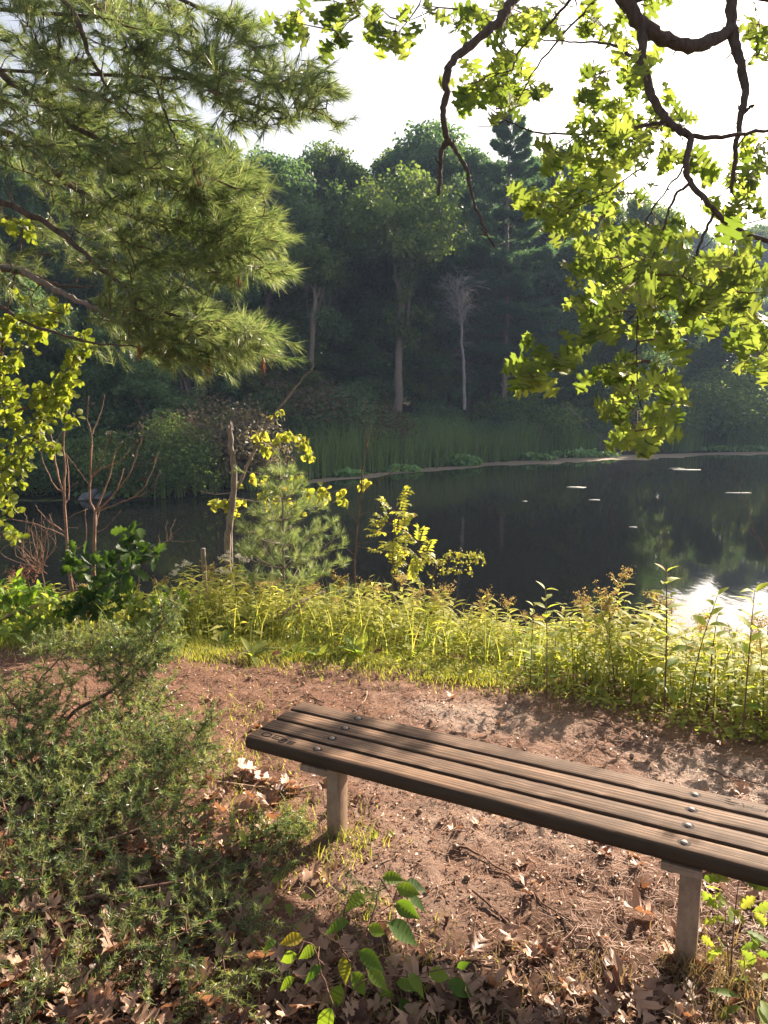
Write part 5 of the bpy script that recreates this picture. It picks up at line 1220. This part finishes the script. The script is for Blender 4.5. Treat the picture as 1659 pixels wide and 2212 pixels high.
# undergrowth: low leaves filling the bank
ug = MB(); n = 15000
y = rng.uniform(3.4, 8.2, n); x = rng.uniform(-.75, .66, n) * y; ye = y_edge(x) + np.where(x < .9, .26, .06)
k = (y > ye + .08 * rng.normal(0, 1, n)); x, y = x[k], y[k]; n = len(x); dep = np.clip((y - y_edge(x)) / .9, .10, 1)
hm = np.clip(np.array([hmax(a, b_) for a, b_ in zip(x, y)]), .12, .7)
z = gz(x, y) + rng.random(n) ** 1.3 * hm * .78 * dep
a = rng.random(n) * 6.28
ok_ = ~((x > -2.9) & (x < -1.7) & (y > 5.45) & (y < 6.0) & (z > -.05)); x, y, z, a = x[ok_], y[ok_], z[ok_], a[ok_]; n = len(x)
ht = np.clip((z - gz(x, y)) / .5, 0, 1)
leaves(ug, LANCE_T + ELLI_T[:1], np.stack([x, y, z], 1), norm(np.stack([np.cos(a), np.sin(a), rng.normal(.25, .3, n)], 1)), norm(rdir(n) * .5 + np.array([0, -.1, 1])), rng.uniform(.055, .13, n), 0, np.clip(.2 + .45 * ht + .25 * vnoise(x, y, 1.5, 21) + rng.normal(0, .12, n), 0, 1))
n2 = 2200; y2 = rng.uniform(3.6, 7.4, n2); x2 = rng.uniform(-.7, .66, n2) * y2; k2 = (y2 > y_edge(x2) + .12) & (y2 < y_edge(x2) + 1.9); x2, y2 = x2[k2], y2[k2]; h2 = np.array([hmax(p_, q_) for p_, q_ in zip(x2, y2)]).clip(.2, .9)
blades(ug, np.stack([x2, y2, gz(x2, y2)], 1), h2 * rng.uniform(.5, 1.08, len(x2)), .007, rng.uniform(.1, .8, len(x2)), np.where(rng.random(len(x2)) < .35, 1, 0)[0])
for i in rng.integers(0, n, 1500):
    g = float(gz(x[i], y[i])); tube(ug, [(x[i] + rng.normal(0, .03), y[i], g), (x[i], y[i], z[i] + .06)], [.0022, .0012], 3, 1, cap=False)
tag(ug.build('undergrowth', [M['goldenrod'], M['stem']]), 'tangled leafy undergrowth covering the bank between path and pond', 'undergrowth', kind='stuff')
# fading plume haze among the tops, red dried plants, low leaf rosettes
for px, py, lb in ((45, 1228, 'dried red-brown plant at the far left of the bank'), (20, 1300, 'reddish withered weed at the left edge')):
    p = P(px, py, 6.3); g = float(gz(p[0], p[1])); mb = MB(); c = np.array([0, 0, p[2] - g - .05]); st_ = MB()
    q = ell(c, (.14, .12, .09), 160); inst(mb, DIAM_T, q, rdir(160), rdir(160), rng.uniform(.015, .03, 160))
    for i in range(0, 160, 9): tube(st_, [(0, 0, 0), q[i] * .6, q[i]], [.0025, .0015, .0008], 3, cap=False)
    t = thing('dried_plant', lb, 'dead plant', (p[0], p[1], g)); st_.build('stems', M['twig'], t); mb.build('leaves', M['red_plant'], t)
def rosette(px, py, n, L, lb):
    p = gp(px, py); mb = MB(); a = rng.random(n) * 6.28
    leaves(mb, LANCE_T + ELLI_T[:1], np.zeros((n, 3)) + [0, 0, .02], norm(np.stack([np.cos(a), np.sin(a), rng.uniform(.4, 1.4, n)], 1)), norm(np.stack([-np.cos(a), -np.sin(a), np.full(n, .8)], 1)), L * rng.uniform(.7, 1.1, n))
    tag(mb.build('leaf_rosette', M['broad'], None, (p[0], p[1], float(gz(p[0], p[1])))), lb, 'weed', 'leaf rosettes at the foot of the bank')
for px, py, n, L, lb in ((545, 1425, 9, .20, 'bright upright leaf rosette at the grass strip, left of centre'), (775, 1420, 7, .22, 'dark leaf rosette in the bank behind the back of the bench'), (480, 1400, 8, .17, 'pale leaf rosette just right of the juniper tip'), (690, 1425, 7, .15, 'small leaf rosette at the grass strip behind the bench'), (635, 1420, 8, .14, 'leaf rosette between two bigger ones at the grass strip'), (900, 1420, 8, .2, 'broad leaf rosette in the middle of the bank'), (60, 1380, 8, .2, 'leafy rosette at the left edge of the bank')):
    rosette(px, py, n, L, lb)
lg = MB(); limb(lg, [gp(560, 1365, .05), P(610, 1325, 5.9), P(670, 1290, 6.1), P(700, 1278, 6.2)], .022, .01, 7, .004); limb(lg, [P(610, 1330, 5.9), P(640, 1322, 5.95), P(660, 1302, 6.0)], .01, .005, 6)
tag(lg.build('dead_branch', M['stick']), 'fallen dead branch lying slanted through the goldenrod left of centre', 'branch')
lg = MB(); limb(lg, [P(-30, 1345, 5.6), P(50, 1320, 5.8), P(140, 1280, 6.0), P(240, 1262, 6.1)], .018, .008, 7, .004)
tag(lg.build('dead_branch', M['stick']), 'fallen dead branch lying low at the left edge of the bank', 'branch')
for px, py, w in ((560, 1290, 60), (690, 1270, 60), (860, 1290, 50), (930, 1300, 40), (520, 1250, 40)):
    mb = MB(); Y = 6.4; c = P(px, py, Y); g = float(gz(c[0], c[1]))
    for _ in range(34):
        s = np.array([rng.normal(0, .12), rng.normal(0, .1), 0.0]); e = s + np.array([rng.normal(0, .16), rng.normal(0, .12), c[2] - g + rng.uniform(-.1, .16)]); tube(mb, [s, (s + e) / 2 + rng.normal(0, .03, 3), e], [.002, .0014, .0007], 3, cap=False)
    tag(mb.build('dry_stalks', M['dead_stem'], None, (c[0], c[1], g)), 'cluster of dry leafless stalks in the weeds by the water edge', 'dry stalks', 'dry stalk clusters in the weeds')

# ------------------------------------------------------------------ grass and ground cover
gs = MB(); n = 30000
x = rng.uniform(-3.4, 1.5, n); y = y_edge(x) + rng.normal(.10, .17, n); k = rng.random(n) < np.clip((1.35 - x) / .9, .05, 1) * (.25 + .9 * vnoise(x, y, 4, 31)); x, y = x[k], y[k]
blades(gs, np.stack([x, y, gz(x, y)], 1), rng.uniform(.02, .075, len(x)), .0045, rng.uniform(.2, 1.0, len(x)))
# scattered tufts near the bench posts and in the litter
for cx, cy, r, n, h in ((-.15, 3.0, .10, 90, .09), (-.22, 2.9, .12, 80, .07), (1.05, 2.3, .10, 110, .10), (1.15, 2.35, .14, 130, .10), (1.25, 2.2, .2, 160, .10), (-.35, 3.15, .25, 130, .05), (-.5, 2.75, .2, 120, .06), (-.62, 3.3, .25, 160, .05), (-.75, 3.75, .25, 170, .05), (.1, 2.35, .2, 70, .05), (.55, 2.2, .25, 120, .06), (.75, 2.1, .3, 130, .07), (-.1, 2.55, .15, 60, .05), (1.4, 2.5, .2, 80, .07), (-.95, 4.3, .3, 150, .05), (.3, 2.15, .2, 60, .05), (.0, 2.1, .2, 50, .06), (.95, 2.08, .2, 90, .09)):
    x = rng.normal(cx, r * .6, n); y = rng.normal(cy, r * .6, n); blades(gs, np.stack([x, y, gz(x, y)], 1), h * rng.uniform(.4, 1.3, n), .0042, rng.uniform(.2, 1.1, n), 1 if cx > .4 else 0)
tag(gs.build('grass', [M['grass'], M['dry_grass']]), 'thin grass along the path edge and around the bench posts', 'grass', kind='stuff')
gc = MB(); n = 2600
x = rng.uniform(-.6, 3.2, n); y = y_edge(x) + rng.normal(.02, .10, n); k = rng.random(n) < .25 + .9 * vnoise(x, y, 5, 33) * (x > 0); x, y = x[k], y[k]; n = len(x)
leaves(gc, ROUND_T, np.stack([x, y, gz(x, y) + rng.uniform(.01, .06, n)], 1), norm(rdir(n) * [1, 1, .3]), norm(rdir(n) * .4 + np.array([0, 0, 1])), rng.uniform(.018, .04, n))
tag(gc.build('ground_cover', M['goldenrod']), 'tiny-leaved creeping plants where the path meets the weeds', 'ground cover', kind='stuff')

# ------------------------------------------------------------------ litter on the ground
def on_ground(x, y, h=0.0): return np.stack([x, y, gz(x, y, True) + h], -1)
df = MB(); n = 46000
y = 1.5 + 4.2 * rng.random(n) ** .8; x = rng.uniform(-.62, .60, n) * y; k = (y < y_edge(x) + .2) & (rng.random(n) < .35 + .9 * vnoise(x, y, 2.2, 41)); x, y = x[k], y[k]; n = len(x)
a = rng.random(n) * 6.28; d = np.stack([np.cos(a), np.sin(a), rng.normal(0, .12, n)], 1); p = on_ground(x, y, .004); s = np.stack([-np.sin(a), np.cos(a), np.zeros(n)], 1) * .0011; L = rng.uniform(.02, .075, n)[:, None]
df.add(np.stack([p - s, p + s, p + d * L + s, p + d * L - s], 1).reshape(-1, 3), np.arange(n * 4).reshape(-1, 4), 0, np.repeat(np.clip(rng.normal(.45, .25, n), 0, 1), 4))
tag(df.build('needle_duff', M['duff']), 'reddish fallen pine needles strewn over the path', 'pine needles', kind='stuff')
cp = MB(); n = 22000
y = 1.5 + 4.0 * rng.random(n) ** .8; x = rng.uniform(-.62, .60, n) * y; k = (y < y_edge(x) + .15) & (rng.random(n) < .2 + vnoise(x, y, 1.7, 43)); x, y = x[k], y[k]; n = len(x)
inst(cp, (DIAM_T[0] * [.9, 1, 1.8], DIAM_T[1]), on_ground(x, y, .004), norm(rdir(n) * [1, 1, .35]), norm(rdir(n) * .55 + np.array([0, 0, 1])), rng.uniform(.006, .026, n), 0, np.where(rng.random(n) < .45, rng.uniform(0, .2, n), rng.uniform(.5, 1, n)))
for i in rng.integers(0, n, 1100):
    a = rng.random() * 3.14; L = rng.uniform(.02, .07); c = np.array([x[i], y[i], float(gz(x[i], y[i], True)) + .004]); e = np.array([math.cos(a) * L, math.sin(a) * L, rng.normal(0, .008)]); tube(cp, [c - e, c + rng.normal(0, .003, 3), c + e], [.0014, .0018, .001], 4, 1)
tag(cp.build('bark_chips', [M['litter'], M['stick']]), 'crumbs of leaf, bark and broken twig scattered over the path', 'debris', kind='stuff')
# matted leaf litter under the junipers and in front of the bench
lm = MB(); n = 3400
y = rng.uniform(1.5, 3.6, n); x = rng.uniform(-.60, .58, n) * y
w = np.where(x < -.45, np.where(y > 2.85, .3, .95), np.clip((2.5 + .05 * x - y) / .5, .03, .5) * np.where(x > .1, .55, 1)); k = rng.random(n) < w; x, y = x[k], y[k]; n = len(x)
LT = [leaf_T(OAK, f, dr, cu) for f, dr, cu in ((.22, .2, .8), (-.25, .1, 1.0), (.5, .4, .6), (-.4, -.2, .9))]
leaves(lm, LT, on_ground(x, y, .004) + np.stack([np.zeros(n), np.zeros(n), rng.uniform(0, .035, n)], 1), norm(rdir(n) * [1, 1, .3]), norm(rdir(n) * .45 + np.array([0, 0, 1])), rng.uniform(.055, .135, n), 0, np.clip(rng.normal(.33, .26, n), 0, .97))
tag(lm.build('leaf_litter', M['litter']), 'matted brown oak leaf litter under the junipers and before the bench', 'leaf litter', kind='stuff')
# single fallen leaves lying clear on the path
DL = []
for T in LT:
    m_ = MB(); inst(m_, T, np.zeros((1, 3)), np.array([[0, 1., 0]]), np.array([[0, 0, 1.]]), 1.0, 0, np.array([.62])); DL.append(m_.mesh('fallen_oak_leaf', M['litter']))
def drop_leaf(px, py, s, lb, g=None, rz=None):
    p = gp(px, py); o = link('fallen_oak_leaf', DL[int(rng.integers(0, 4))], None, (p[0], p[1], float(gz(p[0], p[1], True)) + .016)); o.scale = (s,) * 3; o.rotation_euler = (rng.normal(0, .12), rng.normal(0, .14), rng.random() * 6.28 if rz is None else rz)
    tag(o, lb, 'fallen leaf', g)
for px, py, s, lb in ((545, 1558, .15, 'curled tan oak leaf on the path just behind the bench end'), (570, 1670, .16, 'largest dead oak leaf heap piece left of the near bench leg'), (600, 1690, .13, 'pale dead oak leaf in the small heap left of the near bench leg'), (560, 1690, .12, 'dark curled oak leaf in the heap left of the near leg'), (615, 1700, .11, 'small dead oak leaf at the front of that heap'), (530, 1625, .13, 'pinkish dead leaf on the path under the bench end'), (1330, 1960, .16, 'star-shaped tan oak leaf lying in the sun left of the right bench leg'), (1300, 2150, .22, 'big crumpled tan leaf at the bottom, left of the right leg shadow'), (1560, 1905, .12, 'pale oak leaf on the ground right of the right bench leg'), (1600, 1935, .11, 'dead leaf right of the thin seedling by the right leg'), (550, 1815, .16, 'big brown curled leaf standing up in the litter'), (690, 1870, .13, 'long tan leaf in the litter below the near leg'), (640, 1900, .15, 'pink-tan oak leaf left of the broad-leaved seedling'), (960, 1795, .10, 'orange dead leaf on bare soil under the bench'), (1540, 1600, .12, 'crumpled pale leaf on the sandy path at the right'), (1585, 1720, .13, 'bleached oak leaf at the path edge behind the right bench end'), (840, 2060, .14, 'flat tan oak leaf right of the broad-leaved seedling'), (1000, 2130, .14, 'tan oak leaf lying at the bottom centre'), (900, 2170, .15, 'curled brown leaf at the bottom, left of centre')):
    drop_leaf(px, py, s, lb)
for i in range(60):
    px, py = rng.uniform(430, 1640), rng.uniform(1500, 2200)
    if 700 < px and 1560 < py < 1850 and rng.random() < .6: continue
    drop_leaf(px, py, rng.uniform(.05, .10), 'small curled dead leaf lying on the bare path soil', 'small dead leaves on the path')
# red and yellow leaves
for px, py, lb in ((805, 1410, 'single red leaf in the weeds behind the bench'), (585, 1415, 'orange leaf on the grass strip right of the juniper')):
    p = gp(px, py, .03); m_ = MB(); inst(m_, ELLI_T[1], np.zeros((1, 3)), np.array([[.5, -.3, .4]]), np.array([[0, -.6, .7]]), .08); tag(m_.build('fallen_leaf', M['red_plant'], None, p), lb, 'fallen leaf')
# acorns
ac = MB(); prof = [(0, -.010), (.005, -.0095), (.0085, -.005), (.009, 0), (.0085, .004)]; cpf = [(.0095, .002), (.0105, .004), (.010, .008), (.006, .011), (.001, .012), (.001, .016)]
def lathe(prof, n=10):
    a = np.arange(n) * 2 * math.pi / n; V = np.array([[(r * math.cos(t), r * math.sin(t), z) for t in a] for r, z in prof]).reshape(-1, 3); i = np.arange(len(prof) - 1)[:, None] * n; j = np.arange(n)[None]; q = (j + 1) % n
    return V, np.stack([i + j, i + q, i + q + n, i + j + n], -1).reshape(-1, 4)
def nut_mat():
    m = NT('acorn_nut'); m.prin(m.ramp(m.noise(m.coord((40, 40, 8)), 4), [(.3, (.13, .07, .035)), (.7, (.28, .17, .09))]), .35, .5); return m.m
m1 = MB(); m1.add(*lathe(prof)); nut = m1.mesh('acorn', nut_mat()); m2 = MB(); m2.add(*lathe(cpf)); cap_ = m2.mesh('acorn_cap', M['stick'])
spots = [(757, 1462), (690, 1440), (612, 1445), (540, 1470), (765, 1540), (700, 1542), (880, 1463), (1000, 1470), (820, 1490), (930, 1560), (1065, 1580), (1100, 1620), (1320, 1540), (1340, 1560), (1200, 1795), (1195, 1812), (1285, 1840), (1160, 1890), (1170, 1905), (1255, 1900), (1480, 1850), (1490, 1862), (1465, 1855), (985, 1830), (1400, 1655), (1420, 1690), (945, 1640), (870, 1930), (1010, 1900), (905, 1755), (790, 1860), (1365, 1640), (1500, 1610), (1120, 1510), (655, 1480), (1395, 1600), (1450, 1700), (1070, 1700), (1250, 1870), (1330, 1900)]
for px, py in spots:
    p = gp(px, py); o = tag(link('acorn', nut, None, (p[0], p[1], float(gz(p[0], p[1], True)) + .009)), 'brown acorn lying on the path soil near the bench', 'acorn', 'acorns scattered round the bench'); o.rotation_euler = (1.3 + rng.normal(0, .3), rng.normal(0, .3), rng.random() * 6.28); o.scale = (1.25,) * 3; link('acorn_cap', cap_, o)
# twigs on the ground
def ground_twig(px, py, px2, py2, r, lb, g=None, mat='stick', bow=.02, fork=True):
    a, b_ = gp(px, py), gp(px2, py2); u = np.linspace(0, 1, 7)[:, None]; q = a + (b_ - a) * u; pr = norm(np.cross(b_ - a, [0, 0, 1])); q += pr * (np.sin(u * 3.1) * rng.normal(0, bow) + rng.normal(0, .006, (7, 1)))
    q[:, 2] = gz(q[:, 0], q[:, 1], True) + r * .9 + rng.uniform(0, .012, 7); mb = MB(); o = q[0].copy(); tube(mb, q - o, np.linspace(r, r * .5, 7), 6)
    if fork:
        k = int(rng.integers(2, 5)); e = q[k] + (b_ - a) * .18 + pr * rng.choice([-1, 1]) * np.linalg.norm(b_ - a) * .15; e[2] = float(gz(e[0], e[1], True)) + .02; tube(mb, np.array([q[k], (q[k] + e) / 2 + [0, 0, .006], e]) - o, [r * .6, r * .5, r * .3], 5)
    tag(mb.build('twig', M[mat], None, o), lb, 'twig', g)
ground_twig(470, 1695, 680, 1712, .0075, 'long pale stick lying on the path left of the near bench leg', bow=.012)
ground_twig(30, 1965, 85, 2045, .011, 'thick broken twig in the bottom left corner'); ground_twig(988, 1830, 1100, 1890, .006, 'dark curved twig on the soil under the middle of the bench', mat='twig'); ground_twig(1070, 1880, 1230, 2000, .005, 'long thin twig running down toward the right bench leg', mat='twig'); ground_twig(1020, 1930, 1190, 2110, .005, 'bare twig curving down across the soil left of the right leg', mat='twig')
ground_twig(1105, 1540, 1085, 1570, .005, 'pale bent twig on the path behind the middle of the bench'); ground_twig(790, 1495, 775, 1530, .006, 'stubby upright root piece behind the bench end'); ground_twig(1280, 1560, 1360, 1590, .006, 'dark twig on sandy ground at the right of the path', mat='twig'); ground_twig(1310, 1600, 1420, 1620, .005, 'thin pale stick across the sandy patch'); ground_twig(1240, 1485, 1300, 1520, .008, 'root-like stick curving along the weed edge of the path', mat='twig'); ground_twig(1425, 1640, 1480, 1615, .005, 'short pale stick in the leaf shadow on the path'); ground_twig(1530, 1660, 1640, 1700, .006, 'dark stick by the path edge near the right border', mat='twig'); ground_twig(1600, 1950, 1655, 1905, .007, 'pinkish stick right of the thin seedling by the right leg'); ground_twig(700, 1520, 660, 1500, .005, 'brown twig on reddish duff left of the bench end', mat='twig')
for i in range(70):
    px, py = rng.uniform(430, 1640), rng.uniform(1450, 2200); L = rng.uniform(15, 70); a = rng.random() * 6.28
    if gp(px, py)[1] > y_edge(gp(px, py)[0]): continue
    ground_twig(px, py, px + L * math.cos(a), py + L * .5 * math.sin(a), rng.uniform(.002, .004), 'short thin twig lying on the bare path soil', 'short twigs on the path', rng.choice(['stick', 'twig']), fork=i % 2 == 0)

# ------------------------------------------------------------------ seedlings in the foreground
p0 = gp(735, 2215)
def hz(px, py, Y): return P(px, py, Y)
hs = thing('broad_leaved_seedling', 'hazel-like seedling with pleated oval leaves in front of the bench, bottom centre', 'seedling', p0)
mb = MB(); lf = MB(); sk = []
for pts, a, b_ in (([p0, P(760, 2080, 2.12), P(800, 1990, 2.15), P(825, 1900, 2.2)], .0045, .0015), ([p0, P(700, 2120, 2.08), P(680, 2050, 2.1), P(650, 2030, 2.1)], .004, .0012), ([p0, P(780, 2120, 2.1), P(880, 2110, 2.12), P(985, 2130, 2.15)], .004, .001), ([P(760, 2080, 2.12), P(730, 2040, 2.1), P(690, 2010, 2.1)], .003, .001), ([P(800, 1990, 2.15), P(850, 1990, 2.2), P(900, 1995, 2.2)], .002, .001)):
    sk.append(limb(mb, np.array(pts) - p0, a, b_, 6, .002, n=5))
HZ = [(820, 1895, 1.0, .1, .085), (850, 1915, 1, .3, .085), (870, 1905, 1, .15, .08), (795, 1930, -1, .4, .09), (850, 1945, 1, .5, .10), (880, 1935, 1, .1, .07), (760, 1990, -1, -.1, .09), (830, 1990, 1, .6, .13), (790, 2000, 1, .8, .08), (660, 2025, -1, .0, .085), (690, 2045, -1, .5, .08), (645, 2060, -.6, .3, .07), (700, 2085, -1, .4, .075), (740, 2060, .2, .9, .085), (770, 2050, .9, .5, .10), (755, 2095, .5, .9, .10), (790, 2090, .8, .3, .09), (690, 2140, -.4, 1.2, .13), (740, 2120, -.3, .8, .10), (810, 2130, .7, 1.0, .12), (850, 2120, .9, .4, .085), (880, 2100, .9, .3, .08), (920, 2100, 1, .35, .09), (960, 2120, 1, .5, .11), (985, 2090, .6, -.6, .045), (720, 2170, -.5, 1, .10), (780, 2160, .2, 1.2, .11), (860, 2150, .6, 1.0, .12), (640, 2110, -.8, .6, .07), (600, 2030, -.9, .2, .06)]
pp = np.array([P(x_, y_, 2.1 + rng.normal(0, .05)) for x_, y_, *_ in HZ]) - p0
grow(mb, np.concatenate(sk), pp, .0024, .0013, 5); mb.build('stems', M['twig'], hs)
HP = [(.008, 0), (.01, .1)] + [(w_, y_) for y_, w_ in zip(np.linspace(.14, 1, 29), np.interp(np.linspace(.14, 1, 29), [.14, .22, .34, .48, .66, .82, .93, 1], [.06, .16, .23, .26, .205, .105, .035, .003]) + .006 * (np.arange(29) % 2))]
HT = [leaf_T(HP, f_, d_) for f_, d_ in ((.25, .35), (.45, .15), (.15, .6))]
for T_ in HT: T_[0][:, 2] += .016 * np.sin((T_[0][:, 1] - np.abs(T_[0][:, 0]) * .5) * 2 * math.pi * 8) * np.clip(np.abs(T_[0][:, 0]) * 6, 0, 1)
leaves(lf, HT, pp, norm(np.array([(dx, -.25 + rng.normal(0, .25), -dz * .6) for _, _, dx, dz, _ in HZ])), norm(rdir(len(HZ)) * .35 + np.array([0, -.45, .8])), np.array([s for *_, s in HZ]) * .95); lf.build('leaves', M['hazel'], hs)
p1 = gp(1577, 2130)
t = thing('thin_seedling', 'thin oak seedling with sparse lit lobed leaves right of the right bench leg', 'seedling', p1); mb = MB(); q = limb(mb, np.array([p1, P(1582, 2040, 2.3), P(1590, 1950, 2.35), P(1598, 1890, 2.4)]) - p1, .003, .0012, 6, n=5); q2 = limb(mb, np.array([p1, P(1570, 2030, 2.3), P(1566, 1950, 2.35)]) - p1, .002, .001, 5, n=5)
tp = np.array([P(x_, y_, 2.35 + rng.normal(0, .03)) for x_, y_ in ((1555, 1905), (1575, 1900), (1560, 1925), (1610, 1905), (1595, 1890), (1552, 1965), (1570, 1955), (1600, 1965), (1625, 1968), (1550, 1990), (1575, 1995), (1610, 2010), (1560, 2045), (1600, 2050), (1630, 2055), (1545, 2045), (1570, 2080), (1590, 2075))]) - p1
d = grow(mb, np.concatenate([q, q2]), tp, .0012, .0007, 4); mb.build('stems', M['twig'], t); lf = MB(); N = len(tp) * 2; leaves(lf, WOAK_T, np.repeat(tp, 2, 0), norm(np.repeat(d, 2, 0) * .6 + rdir(N) * .6), norm(rdir(N) * .5 + np.array([0, -.5, .6])), rng.uniform(.045, .075, N)); lf.build('leaves', M['broad'], t)
for px, py, Yh, n, sz, lb in ((1630, 2190, .10, 9, .12, 'strappy green plant in the bottom right corner'), (490, 1880, .16, 7, .06, 'few pale green leaves poking through the low juniper'), (395, 1840, .18, 6, .06, 'yellow-green leafy shoot in the middle of the low juniper'), (330, 1950, .15, 5, .055, 'leafy shoot with pointed pale leaves at the lower left'), (820, 1800, .05, 6, .03, 'tiny weed on bare soil by the near bench leg'), (615, 1960, .10, 4, .06, 'yellow leaf shoot left of the broad-leaved seedling')):
    p = gp(px, py); mb = MB(); lf = MB(); a = rng.random(n) * 6.28; tp = np.stack([np.cos(a) * .05, np.sin(a) * .05, rng.uniform(.3, 1, n) * Yh], 1); grow(mb, [(0, 0, 0), (0, 0, Yh * .6)], tp, .0014, .0008, 4)
    leaves(lf, LANCE_T if sz > .1 else ELLI_T, tp, norm(np.stack([np.cos(a), np.sin(a), rng.normal(.1, .3, n)], 1)), norm(rdir(n) * .4 + np.array([0, -.3, 1])), sz * rng.uniform(.8, 1.3, n)); t = thing('leafy_sprout', lb, 'seedling', p); mb.build('stems', M['stem'], t); lf.build('leaves', M['broad'], t)

# ------------------------------------------------------------------ the misty air over the pond
hzm = bpy.data.materials.new('haze'); hzm.use_nodes = True; nt = hzm.node_tree; nt.nodes.clear(); out = nt.nodes.new('ShaderNodeOutputMaterial'); pv = nt.nodes.new('ShaderNodeVolumePrincipled')
pv.inputs['Color'].default_value = (.50, .66, 1.0, 1); pv.inputs['Density'].default_value = .0006; pv.inputs['Anisotropy'].default_value = .2; nt.links.new(pv.outputs[0], out.inputs['Volume'])
hb = MB(); lo, hi = np.array([-130, -34, -4.5]), np.array([130, 135, 30.])
cc = np.array([(x, y, z) for z in (0, 1) for y in (0, 1) for x in (0, 1)], float); hb.add(lo + cc * (hi - lo), np.array([(0, 2, 3, 1), (4, 5, 7, 6), (0, 1, 5, 4), (2, 6, 7, 3), (0, 4, 6, 2), (1, 3, 7, 5)]))
tag(hb.build('haze', hzm, smooth=False), 'thin bluish haze hanging over the pond', 'haze', kind='stuff')
